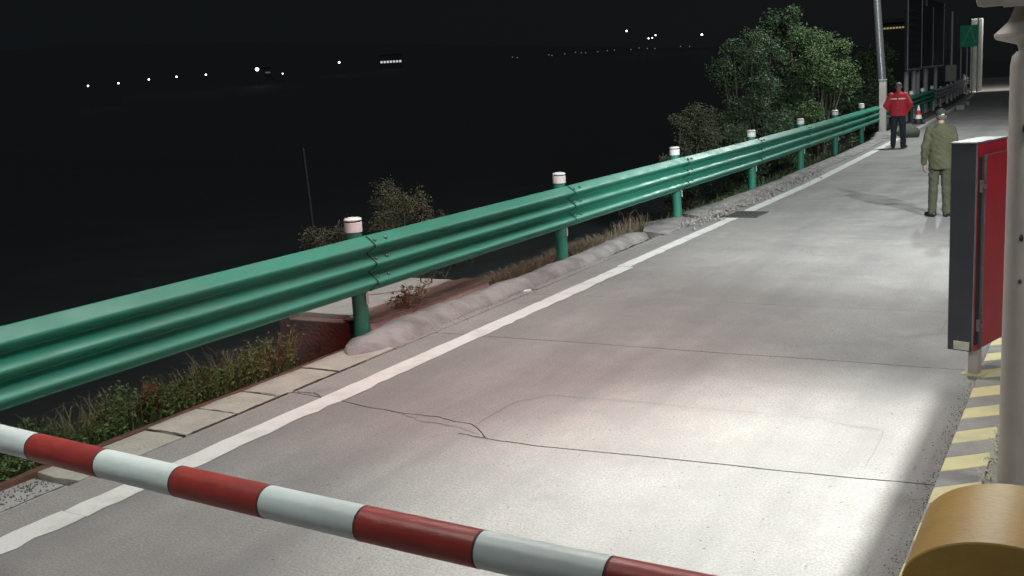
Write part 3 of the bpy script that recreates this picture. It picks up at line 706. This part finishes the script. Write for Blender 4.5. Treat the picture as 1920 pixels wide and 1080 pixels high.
arms = {-1: ((-.185, 0, 1.375), (-.250, -.03, 1.10), (-.262, .02, .86), (-.02, .10, -1), (.9, .3, 0)),
        1: ((.185, 0, 1.375), (.245, -.02, 1.10), (.250, .05, .87), (.0, .12, -1), (-.9, .3, 0))}
feet = {-1: ((-.088, 0, .88), (-.105, .015, .48), (-.115, -.02, .08)), 1: ((.088, 0, .88), (.10, .02, .48), (.112, -.01, .08)), -2: (-.085, .10), 2: (.05, .13)}
P1, hv, hm3 = person("person", "person in an olive green suit and dark cap standing with back turned behind the cabinet", (-1.955, 15.42, .0), R(6), .885, M_OLIVE, M_OLIVE2, arms, feet, R(-14), .76, 1.0, .93)
MB().ell(hv(0, -.012, .125), (.078, .092, .085), M=hm3).build("hair", M_HAIRG, P1, smooth=True)
cp = MB().ell(hv(0, -.006, .160), (.089, .110, .085), 18, 10, M=hm3); cp.build("cap", M_CAP, P1, smooth=True)
MB().ell(hv(0, .115, .165), (.070, .075, .010), 14, 6, M=hm3).build("cap_brim", M_CAP, P1, smooth=True)
MB().box(hv(.03, -.106, .128), (.050, .010, .016), M=hm3).build("cap_strap", M_LABEL, P1, bevel=.004)

arms = {-1: ((-.185, 0, 1.375), (-.300, -.06, 1.12), (-.205, .13, .97), (.55, .60, -.55), (.6, -.5, 0)),
        1: ((.185, 0, 1.375), (.300, -.06, 1.12), (.205, .13, .97), (-.55, .60, -.55), (-.6, -.5, 0))}
feet = {-1: ((-.088, 0, .88), (-.112, .02, .48), (-.125, .01, .08)), 1: ((.088, 0, .88), (.112, .02, .48), (.130, -.01, .08)), -2: (-.04, .13), 2: (.05, .13)}
P2, hv, hm3 = person("person", "person in a red jacket with reflective back stripe standing near the guardrail post", (-4.66, 28.5, .0), R(2), 1.0, M_REDC, M_NAVY, arms, feet, R(-16), .84, 1.16)
MB().ell(hv(0, -.012, .150), (.080, .096, .094), M=hm3).build("hair", M_HAIRG, P2, smooth=True)
for x0, x1 in ((-.185, -.02), (.02, .185)):
    b = MB(); rings = []
    for x in np.linspace(x0, x1, 7):
        yv = -.152 * math.sqrt(max(0, 1 - (x / .235) ** 2)) - .006; rings.append([(x, yv, 1.270), (x, yv + .008, 1.270), (x, yv + .008, 1.300), (x, yv, 1.300)])
    b.loft(rings, True).build("reflective_stripe", M_REFL, P2)

# ------------------------------------------------------------------ traffic cone, sandbag, posts
M_CONER = mat("cone_red", (.50, .03, .02), .5)
cone = thing("traffic_cone", "red and white traffic cone on a black base near the guardrail", "traffic cone", (-5.78, 39.6, .0))
MB().box((0, 0, .025), (.42, .42, .05)).build("base", M_DARK, cone, bevel=.01)
for nm, a, c, mm in (("body", .05, .20, M_DARK), ("stripe", .20, .34, M_WHITE), ("body", .34, .50, M_CONER), ("stripe", .50, .62, M_WHITE), ("tip", .62, .68, M_WHITE)):
    f = lambda z: .165 * (1 - z / .78)
    MB().lathe([(f(a), a), (f(c), c)], n=18).build(nm, mm, cone, smooth=True)
M_TARP = mat("sandbag_cloth", (.055, .072, .055), .9, (.08, .09, .07), 7, .5, 30)
b = MB(); b.ell((0, 0, .13), (.34, .24, .19), 24, 14)
b.v = [(x * (1 + .25 * mnoise.noise(Vector((x * 4, y * 4, z * 4)))), y, max(-.005, z * (1 + .4 * mnoise.noise(Vector((x * 5, y * 5, 1)))))) for x, y, z in b.v]
tag(b.build("sandbag", M_TARP, smooth=True, loc=(-5.0, 32.6, 0), rot=(0, 0, .2)), "dark green sandbag lying on the shoulder beside the red-jacketed person", "sandbag")
MB
sp = thing("square_post", "short grey square steel post in front of the guardrail by the leaning mast", "post", (-5.92, 33.4, 0))
MB().box((0, 0, .86), (.19, .19, 1.72)).build("shaft", M_COL, sp, bevel=.01)
MB().box((0, 0, 1.73), (.22, .22, .03)).build("cap", M_GALV, sp, bevel=.005)
b = MB(); b.ell((0, 0, 0), (.42, .36, .16), 16, 10); b.build("footing", M_BERM, sp, smooth=True)
M_MAST = mat("mast_steel", (.22, .22, .225), .3, metal=.5)
ms = thing("lamp_mast", "tall slightly leaning grey steel mast behind the guardrail", "mast", (-6.55, 37.6, -.4), rot=(0, R(-4.0), 0))
MB().lathe([(.155, 0), (.145, 1.5), (.125, 5.0), (.10, 9.2)], n=20).build("shaft", M_MAST, ms, smooth=True)
MB().tube([(0, 0, 9.1), (.5, -.8, 9.5), (1.3, -2.2, 9.6)], [.06, .05, .05], 10).build("arm", M_GALV, ms, smooth=True)
MB().box((1.55, -2.65, 9.62), (.30, .75, .12)).build("lamp_head", M_COL, ms, bevel=.03)

# far kerb stones by the bend
for k, (x, y) in enumerate(((-5.75, 52.2), (-6.0, 56.5))):
    tag(MB().box((0, 0, .10), (.35, 3.6, .22)).build("kerb_stone", M_BERM, bevel=.03, loc=(x, y, -.01), rot=(0, 0, R(5))), ("pale kerb stone at the start of the far road bend", "pale kerb stone just past the first one at the far bend")[k], "kerb")

# ------------------------------------------------------------------ notice boards, gantry, green sign
M_BOARD = mat("board_dark", (.035, .045, .055), .55, (.05, .06, .068), 2)
M_BOARD2 = mat("board_row", (.075, .085, .10), .6)
M_BPOST = mat("board_post", (.62, .62, .63), .35)
def board(label, y0, y1, z0, z1, rows, x=-8.3):
    xx = x + dx((y0 + y1) / 2) + 1.35
    t = thing("notice_board", label, "board", (xx, (y0 + y1) / 2, terr(xx, (y0 + y1) / 2)), group="dark roadside boards behind the far rail")
    zb = -terr(xx, (y0 + y1) / 2); L_ = y1 - y0
    MB().box((0, 0, (z0 + z1) / 2 + zb), (.14, L_, z1 - z0)).build("panel", M_BOARD, t, bevel=.02)
    MB().box((.075, -L_ / 2 + .05, (z0 + z1) / 2 + zb), (.03, .10, z1 - z0)).build("edge_frame", M_BPOST, t)
    MB().box((.075, L_ / 2 - .05, (z0 + z1) / 2 + zb), (.03, .10, z1 - z0)).build("edge_frame", M_BPOST, t)
    MB().box((.075, 0, z0 + .05 + zb), (.03, L_ - .2, .08)).build("bottom_frame", M_BPOST, t)
    for k in range(rows):
        MB().box((.0765, 0, z1 - .9 - .34 * k + zb), (.012, L_ * .72, .12)).build("text_row", M_BOARD2, t)
    for yy_ in (-L_ * .30, L_ * .22):
        MB().tube([(-.12, yy_, -.3), (-.12, yy_, z1 - .2 + zb)], .12, 10).build("post", M_BPOST, t, smooth=True)
    return t
board("dark roadside board with faint text rows, nearest the leaning mast", 52.8, 57.2, 1.85, 5.6, 8)
board("plain dark roadside board, middle one of the row behind the far rail", 58.2, 63.4, 1.9, 5.2, 0)
board("plain dark roadside board, farthest of the row beside the green sign", 64.4, 72.0, 1.9, 5.8, 0)
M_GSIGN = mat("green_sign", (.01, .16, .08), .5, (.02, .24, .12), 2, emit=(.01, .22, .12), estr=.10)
gs = thing("road_sign", "small glowing green road sign on thin poles at the far bend", "road sign", (-7.95, 75.5, -.3))
MB().box((0, 0, 4.05), (1.10, .08, 1.40)).build("panel", M_GSIGN, gs, bevel=.02)
for x in (-.48, -.1, .22, .55): MB().tube([(x, .1, -.3), (x, .1, 3.9 if x < .5 else 5.2)], .045, 8).build("pole", M_BPOST, gs, smooth=True)
for a, c in (((-.4, 3.5), (.1, 4.6)), ((.1, 4.6), (.4, 3.6))): MB().tube([(a[0], -.047, a[1]), (c[0], -.047, c[1])], .018, 6).build("mark", M_WHITE, gs)
pil = tag(MB().prism([(-.36, -.36), (.36, -.36), (.36, .36), (-.36, .36)], -.5, 5.0).build("concrete_pillar", M_KGREY, bevel=.04, loc=(-7.95, 80.5, 0)), "pale greenish lit concrete pillar behind the green sign", "pillar")
sb = thing("meter_box", "small grey box on a pole behind the far rail", "box", (-8.35, 70.0, -.3))
MB().box((0, 0, 1.75), (.62, .3, 1.0)).build("box", M_COL, sb, bevel=.02); MB().tube([(0, 0.1, -.2), (0, .1, 5.5)], .06, 8).build("pole", M_BPOST, sb, smooth=True)
lamp("far_sign_light", 'SPOT', (-6.9, 76.5, 6.4), (-7.95, 80.2, 3.0), 220, (.75, 1.0, .8), .15, spot=80)
lamp("bend_lamp_light", 'SPOT', (-6.4, 80, 8.0), (-7.6, 84.0, 0), 3000, (1.0, .97, .85), .2, spot=105)

# ------------------------------------------------------------------ vegetation
def leaf_quads(P, size, flat=.35, aspect=.5, seed=0):
    r_ = np.random.default_rng(seed); n = len(P)
    d = r_.normal(size=(n, 3)); d[:, 2] = d[:, 2] * .6 - .15; d /= np.linalg.norm(d, axis=1)[:, None]
    u = r_.normal(size=(n, 3)); u -= (u * d).sum(1)[:, None] * d; u /= np.linalg.norm(u, axis=1)[:, None]
    s_ = size * r_.uniform(.55, 1.35, n)[:, None]
    V = np.zeros((n, 4, 3)); V[:, 0] = P; V[:, 1] = P + d * s_ * .5 + u * s_ * aspect * .5; V[:, 2] = P + d * s_; V[:, 3] = P + d * s_ * .5 - u * s_ * aspect * .5
    return V
def tree(name, label, cat, base, clumps, nleaf, size, leafm, seed, stems=3, trunk_r=.06, group=None, twig=True, aspect=.5):
    r_ = random.Random(seed); rn = np.random.default_rng(seed)
    bz = terr(base[0], base[1]) - .05
    t = thing(name, label, cat, (base[0], base[1], bz), group=group)
    b = MB(); P = []
    per = nleaf // len(clumps)
    for ci, (cx, cy, cz, rx, ry, rz_) in enumerate(clumps):
        c = Vector((cx - base[0], cy - base[1], cz - bz))
        st = Vector((r_.uniform(-.12, .12), r_.uniform(-.12, .12), 0))
        mid = st.lerp(c, .5) + Vector((r_.uniform(-.15, .15), r_.uniform(-.15, .15), r_.uniform(-.1, .2)))
        b.tube([st, st.lerp(mid, .5), mid, c, c + Vector((0, 0, rz_ * .6))], [trunk_r * r_.uniform(.7, 1.1), trunk_r * .7, trunk_r * .5, trunk_r * .3, .006], 7)
        nb = max(6, per // 130)
        for k in range(nb):      # twigs with leaves strung along
            v = Vector((r_.gauss(0, 1), r_.gauss(0, 1), r_.gauss(.25, .9))).normalized(); rad = r_.uniform(.55, 1.12)
            tip = c + Vector((v.x * rx, v.y * ry, v.z * rz_)) * rad
            s0 = c + (tip - c) * r_.uniform(0, .3) + Vector((r_.gauss(0, .05), r_.gauss(0, .05), 0))
            droop = Vector((0, 0, -.12 * (tip - c).length)); mm = s0.lerp(tip, .55) - droop * .8
            if twig: b.tube([s0, mm, tip], [.012, .007, .003], 4)
            nl = per // nb
            tt = rn.random(nl) ** .7
            a0 = np.array(s0); a1 = np.array(mm); a2 = np.array(tip)
            Q = ((1 - tt) ** 2)[:, None] * a0 + (2 * tt * (1 - tt))[:, None] * a1 + (tt ** 2)[:, None] * a2
            spread = .10 * (rx + ry + rz_) / 3 + size * .6
            P.append(Q + rn.normal(size=(nl, 3)) * spread * np.array([1, 1, .8]))
    b.build("trunk", M_BARK, t, smooth=True)
    P = np.concatenate(P); gz = 0.02
    o = quads("crown", leaf_quads(P, size, seed=seed, aspect=aspect), leafm, t)
    return t
def fill(cx, cy, z0, z1, rx, ry, n, rc, seed, taper=.45):
    """clumps filling a crown from z0 (low) to z1 (top), narrowing upwards"""
    r_ = random.Random(seed); out = []
    for k in range(n):
        t = (k + r_.random()) / n; w = (1 - taper * t) * math.sqrt(r_.random()) * .9; a = r_.uniform(0, 6.28); q = rc * r_.uniform(.65, 1.2)
        out.append((cx + rx * w * math.cos(a), cy + ry * w * math.sin(a), z0 + (z1 - z0) * t ** .9 - q * .5, q, q, q * r_.uniform(.8, 1.25)))
    return out
tree("broadleaf_tree", "loose leafy tree behind the rail, left of the two tall ones", "tree", (-8.6, 28.6), fill(-8.6, 28.6, -.6, 3.3, 1.45, 1.2, 26, .48, 1), 36000, .075, M_LEAF, 1, trunk_r=.05)
tree("broadleaf_tree", "dense bright green tree beside the leaning mast", "tree", (-7.9, 33.6), fill(-7.9, 33.6, -.4, 3.45, 1.4, 1.2, 28, .52, 2), 40000, .08, M_LEAF3, 2, trunk_r=.06)
tree("broadleaf_tree", "dim tree crown rising behind the two leafy trees", "tree", (-9.9, 38.5), fill(-9.9, 38.5, -1, 4.3, 2.0, 1.4, 22, .75, 3), 20000, .13, M_LEAF, 3, trunk_r=.08)
tree("broadleaf_tree", "dark tree between the leaning mast and the first board", "tree", (-9.5, 49.5), fill(-9.5, 49.5, -.5, 3.2, 1.6, 1.2, 16, .7, 4), 12000, .13, M_LEAF, 4, trunk_r=.07)
tree("bush", "grey green bush behind the rail at the foot of the leafy trees", "bush", (-8.35, 22.4), fill(-8.35, 22.4, -1.0, 1.55, 1.05, .8, 18, .34, 5), 18000, .06, M_LEAF2, 5, trunk_r=.03)
tree("bush", "low dark bush between the grey green bush and the leafy trees", "bush", (-8.1, 25.6), fill(-8.1, 25.6, -1.0, .9, .9, .8, 12, .36, 15), 10000, .07, M_LEAF, 15, trunk_r=.03)
tree("bush", "dim olive bush behind the rail between its first two posts", "bush", (-7.65, 10.6), fill(-7.72, 10.6, -.75, 1.02, .95, .6, 24, .25, 6, .25), 26000, .034, M_LEAF2, 6, trunk_r=.02, aspect=.3)
tree("bush", "small round bush behind the first rail post", "bush", (-8.0, 9.35), fill(-8.05, 9.35, -.9, .78, .55, .4, 14, .24, 7, .3), 15000, .034, M_LEAF2, 7, trunk_r=.015, aspect=.3)
tree("bush", "low bright leafy weed clump under the far rail by the fifth post", "bush", (-6.35, 24.2), [(-6.45, 24.2, .12, .35, .6, .18), (-6.25, 24.7, .1, .3, .5, .16)], 1800, .05, M_LEAF3, 8, trunk_r=.01)
# thin pole in the valley
tp = thing("utility_pole", "thin dark pole standing in the valley left of the bushes", "pole", (-16.4, 18.8, terr(-16.4, 18.8)), rot=(0, R(-2), 0))
MB().tube([(0, 0, 0), (0, 0, 5.4)], [.05, .035], 10).build("shaft", M_DARK, tp, smooth=True)
MB().lathe([(.04, 5.4), (.04, 5.44), (.02, 5.5)], n=10).build("cap", M_DARK, tp)

def blades(n, fx, fy, h, w, material, name, bend=.5, zf=terr, seed=0):
    r_ = np.random.default_rng(seed); V = []
    for i in range(n):
        x, y = fx(), fy(); z = zf(x, y) - .01; hh = h * r_.uniform(.4, 1.25); a = r_.uniform(0, 6.28); be = bend * r_.uniform(.2, 1.3)
        dx_, dy_ = math.cos(a), math.sin(a); px_, py_ = -dy_ * w * .5, dx_ * w * .5
        pts = [(0, 0), (be * hh * .22, hh * .45), (be * hh * .60, hh * .80), (be * hh * 1.05, hh * (1.0 - .25 * be))]; ws = [1, .85, .5, .05]
        for k in range(3):
            (d0, z0), (d1, z1) = pts[k], pts[k + 1]
            V.append([(x + dx_ * d0 + px_ * ws[k], y + dy_ * d0 + py_ * ws[k], z + z0), (x + dx_ * d0 - px_ * ws[k], y + dy_ * d0 - py_ * ws[k], z + z0), (x + dx_ * d1 - px_ * ws[k + 1], y + dy_ * d1 - py_ * ws[k + 1], z + z1), (x + dx_ * d1 + px_ * ws[k + 1], y + dy_ * d1 + py_ * ws[k + 1], z + z1)])
    return quads(name, np.array(V), material)
U = random.uniform; G = random.gauss
stuff(blades(5200, lambda: U(-6.9, -5.78), lambda: U(2.0, 6.3), .12, .009, M_BLADE, "grass", seed=1), "green verge grass left of the kerb slabs", "grass")
stuff(blades(2600, lambda: U(-6.6, -5.80), lambda: U(9.4, 20), .12, .010, M_BLADE, "grass", seed=2), "thin grass behind the rail posts further along", "grass")
stuff(blades(9000, lambda: U(-10.5, -6.3), lambda: U(3, 30), .22, .016, M_BLADE, "grass", seed=6), "dim grass covering the slope behind the rail", "grass")
stuff(blades(1900, lambda: G(-5.98, .12), lambda: G(10.05, .4), .20, .007, M_DRY, "dry_grass", 1.2, seed=3), "pale dry grass tuft behind the drain chamber", "dry grass")
stuff(blades(2400, lambda: G(-5.97, .11), lambda: G(11.9, .5), .22, .007, M_DRY, "dry_grass", 1.2, seed=4), "pale dry grass heap just past the second rail post", "dry grass")
stuff(blades(420, lambda: G(-6.15, .12), lambda: G(14.0, .35), .30, .006, M_DRY, "dry_grass", .7, seed=5), "tall dry grass near the third rail post", "dry grass")
# leafy ground weeds near camera
M_WEED = leafmat("weed_leaf", (.085, .16, .05), (.21, .29, .11))
def leaf_carpet(n, fx, fy, hmax, size, material, name, seed):
    r_ = np.random.default_rng(seed); P = np.zeros((n, 3))
    for i in range(n):
        x, y = fx(), fy(); hn = .35 + .65 * max(0, .5 + mnoise.noise(Vector((x * 3.2, y * 3.2, 2)))); 
        if mnoise.noise(Vector((x * 4.5, y * 4.5, 8))) < -.18: x, y = x - .25, y + .1; hn *= 1.3
        P[i] = (x, y, terr(x, y) + hmax * hn * r_.random() ** .8)
    return quads(name, leaf_quads(P, size, seed=seed, aspect=.42), material)
stuff(leaf_carpet(12000, lambda: -5.79 - abs(G(0, .24)), lambda: U(3.6, 6.25), .32, .032, M_WEED, "weeds", 11), "leafy green weeds crowding beside the kerb slabs", "weeds")
M_OBLADE = leafmat("olive_blade", (.15, .16, .07), (.32, .28, .16))
stuff(blades(1100, lambda: -5.86 - abs(G(0, .22)), lambda: U(3.6, 6.3), .34, .0055, M_OBLADE, "weeds", .7, seed=12), "thin olive grass stalks standing behind the green weeds beneath the near rail", "weeds")
stuff(leaf_carpet(3000, lambda: -5.92 - abs(G(0, .2)), lambda: U(3.8, 6.3), .36, .020, M_OBLADE, "weed_leaves", 14), "small olive leaves among the thin stalks beneath the near rail", "weeds")
stuff(leaf_carpet(5000, lambda: -5.72 - abs(G(0, .35)), lambda: U(2.4, 3.8), .16, .030, M_WEED, "weeds", 13), "short dark green weeds at the left edge behind the boom", "weeds")
M_DRY2 = leafmat("dull_leaf", (.10, .10, .06), (.20, .17, .11))
def twig_plant(label, cat, base, h, n, spread, material, seed, leafm=None, nl=0, lsize=.02, name="weed_plant", r0_=.0035):
    r_ = random.Random(seed); z0 = terr(base[0], base[1]) - .02 if len(base) < 3 else base[2]
    t = thing(name, label, cat, (base[0], base[1], z0)); b = MB(); P = []
    for k in range(n):
        a = r_.uniform(0, 6.28); hh = h * r_.uniform(.5, 1.1); sp_ = spread * r_.uniform(.2, 1.1)
        p0 = Vector((r_.gauss(0, .03), r_.gauss(0, .03), 0)); p3 = Vector((math.cos(a) * sp_, math.sin(a) * sp_, hh)); p1 = p0.lerp(p3, .4) + Vector((r_.gauss(0, .03), r_.gauss(0, .03), .05 * h)); p2 = p0.lerp(p3, .75) + Vector((r_.gauss(0, .03), r_.gauss(0, .03), .02))
        b.tube([p0, p1, p2, p3], [r0_, r0_ * .8, r0_ * .6, r0_ * .25], 5)
        for q in range(4):
            s0 = p1.lerp(p3, r_.random()); e = s0 + Vector((r_.gauss(0, .06), r_.gauss(0, .06), r_.uniform(.0, .10))) * (h / .35)
            b.tube([s0, s0.lerp(e, .5) + Vector((0, 0, .01)), e], [r0_ * .5, r0_ * .4, r0_ * .15], 4)
            if nl: P += [tuple(s0.lerp(e, r_.random()) + Vector((r_.gauss(0, .012), r_.gauss(0, .012), r_.gauss(0, .012)))) for _ in range(nl)]
    b.build("stem", material, t)
    if P: quads("leaves", leaf_quads(np.array(P), lsize, seed=seed, aspect=.4), leafm, t)
    return t
twig_plant("dry twiggy weed with bare stems just left of the drain chamber", "weed", (-6.0, 6.15), .42, 12, .26, M_TWIG, 21, M_DRY, 3, .025)
twig_plant("tangled bare dry stems left of the drain chamber above the green weeds", "weed", (-6.15, 5.75), .40, 10, .30, M_TWIG, 22)
twig_plant("reddish dry stalk clump among the green weeds beneath the near rail", "weed", (-5.98, 4.86), .30, 26, .07, M_REDTWIG, 23, r0_=.009)
twig_plant("bent pale dry stems above the boom at the left", "weed", (-6.25, 4.35), .36, 9, .30, M_TWIG, 24)
twig_plant("small weed with red stems growing at the first rail post beside the mortar kerb", "weed", (-5.68, 7.72, .04), .32, 16, .20, M_REDTWIG, 25, M_DRY2, 6, .040)
twig_plant("pale forked dry weed near the third rail post", "weed", (-6.0, 13.6), .42, 9, .28, M_TWIG, 26)

# ------------------------------------------------------------------ far lights across the valley
M_LIT = mat("lamp_white", (.8, .8, .8), .5, emit=(.92, .93, 1.0), estr=6.0)
M_LITDIM = mat("lamp_dim", (.5, .5, .5), .5, emit=(.75, .9, .85), estr=.16)
M_LITY = mat("lamp_yellow", (.5, .5, .4), .5, emit=(1.0, .78, .3), estr=.30)
M_LITG = mat("window_green", (.2, .3, .25), .5, emit=(.45, .75, .6), estr=.12)
def far_lamp(label, x, y, z, r_, material, group=None):
    r_ *= .7
    g0 = terr(x, y); t = thing("far_lamp", label, "lamp", (x, y, g0), group=group)
    hgt = max(1.0, z - g0)
    MB().tube([(0, 0, -.5), (0, 0, hgt)], .045, 6).build("pole", M_TERR, t)
    MB().ell((0, 0, hgt), (r_, r_, r_ * .9), 10, 6).build("lamp_head", material, t, smooth=True)
def ray(px, py, dist):
    d = fwd + right * ((px - 960) / 1905.6) - up * ((py - 540) / 1905.6)
    return Vector((0, 0, 2.143)) + d * (dist / math.hypot(d.x, d.y))
def on_hill(px, py, hgt):
    for d in np.arange(150, 900, 4.):
        q = ray(px, py, d)
        if terr(q.x, q.y) > q.z - hgt: return q, d
    return ray(px, py, 450), 450
ordn = ["leftmost", "second from left", "third from left", "fourth from left", "fifth from left"]
for k, (px, py) in enumerate(((165, 161), (222, 156), (279, 149), (331, 144), (386, 140))):
    q, dd = on_hill(px, py, 6.0); far_lamp(f"far white lamp, {ordn[k]} in the row across the dark valley", q.x, q.y, q.z, (.40) * dd / 350., M_LIT, "row of far white lamps on the left")
q, dd = on_hill(482, 130, 6.0); far_lamp("brightest far white lamp right of the row across the valley", q.x, q.y, q.z, (.85) * dd / 350., M_LIT)
q, dd = on_hill(530, 138, 6.0); far_lamp("small far lamp just right of the brightest one", q.x, q.y, q.z, (.3) * dd / 350., M_LIT)
q, dd = on_hill(636, 117, 6.0); far_lamp("lone far white lamp left of the distant lit building", q.x, q.y, q.z, (.48) * dd / 350., M_LIT)
q, dd = on_hill(1175, 58, 6.0); far_lamp("far white lamp high on the hillside, left of the lit cluster", q.x, q.y, q.z, (.55) * dd / 430., M_LIT)
q, dd = on_hill(1316, 65, 6.0); far_lamp("far white lamp close beside the leafy trees", q.x, q.y, q.z, (.6) * dd / 430., M_LIT)
for k, (px, py, rr_) in enumerate(((1216, 72, .4), (1223, 71, .35), (1229, 66, .4))):
    q, dd = on_hill(px, py, 6.0); far_lamp(("left", "middle", "right")[k] + " lamp of the tight far cluster on the hillside", q.x, q.y, q.z, (rr_) * dd / 430., M_LIT)
for k, (px, py) in enumerate(((1468, 47), (1479, 47), (1455, 55))):
    q, dd = on_hill(px, py, 6.0); far_lamp(("left lamp of the close pair shining between the tree crowns", "right lamp of the close pair shining between the tree crowns", "lamp just below the pair shining between the tree crowns")[k], q.x, q.y, q.z, (.45 if k < 2 else .3) * dd / 430., M_LIT)
for px, py in ((961, 107), (970, 108), (1029, 103), (1035, 104), (1059, 101), (1079, 98), (1090, 99), (1098, 99), (1121, 97), (1139, 95), (1152, 94), (1183, 93), (1198, 90), (1214, 91), (1228, 91), (1276, 87), (1293, 87)):
    q, dd = on_hill(px, py, 6.0); far_lamp("very faint far light in the thin string across the dark hillside", q.x, q.y, q.z, (.34) * dd / 430., M_LITDIM, "string of faint far lights")
def far_building(label, px, py, dist, w, d, h, windows, wm, rows=1):
    q, dd = on_hill(px, py, 3.0) if dist > 200 else (ray(px, py, dist), dist); w *= dd / dist; h *= dd / dist; g0 = terr(q.x, q.y)
    t = thing("far_building", label, "building", (q.x, q.y, g0), math.atan2(q.y, q.x) - math.pi / 2); top = q.z - g0 + h
    MB().box((0, 0, top / 2 - .5), (w, d, top + 1)).build("wall", M_FWALL, t)
    MB().box((0, 0, top + .2), (w + .6, d + .6, .5)).build("roof", M_FROOF, t)
    for k in range(windows):
        wx = -w / 2 + w * (k + .5) / windows
        MB().box((wx, -d / 2 - .02, q.z - g0), (w / windows * .7, .1, h * .28)).build("window", wm, t)
    return t
M_FWALL = mat("far_wall", (.075, .078, .07), .9); M_FROOF = mat("far_roof", (.09, .09, .09), .9)
M_LITW = mat("window_white", (.5, .5, .5), .5, emit=(.9, .92, .95), estr=.65)
far_building("distant long building with a lit row of windows across the valley", 733, 116, 330, 6.8, 5, 2.2, 7, M_LITW)
far_building("small greenish lit hut beside the brightest far lamp", 502, 136, 345, 2.2, 2, 1.6, 1, M_LITG)
far_building("distant building with a yellow lit eaves row behind the leaning mast", 1676, 53, 150, 3.5, 3, .75, 9, M_LITY)
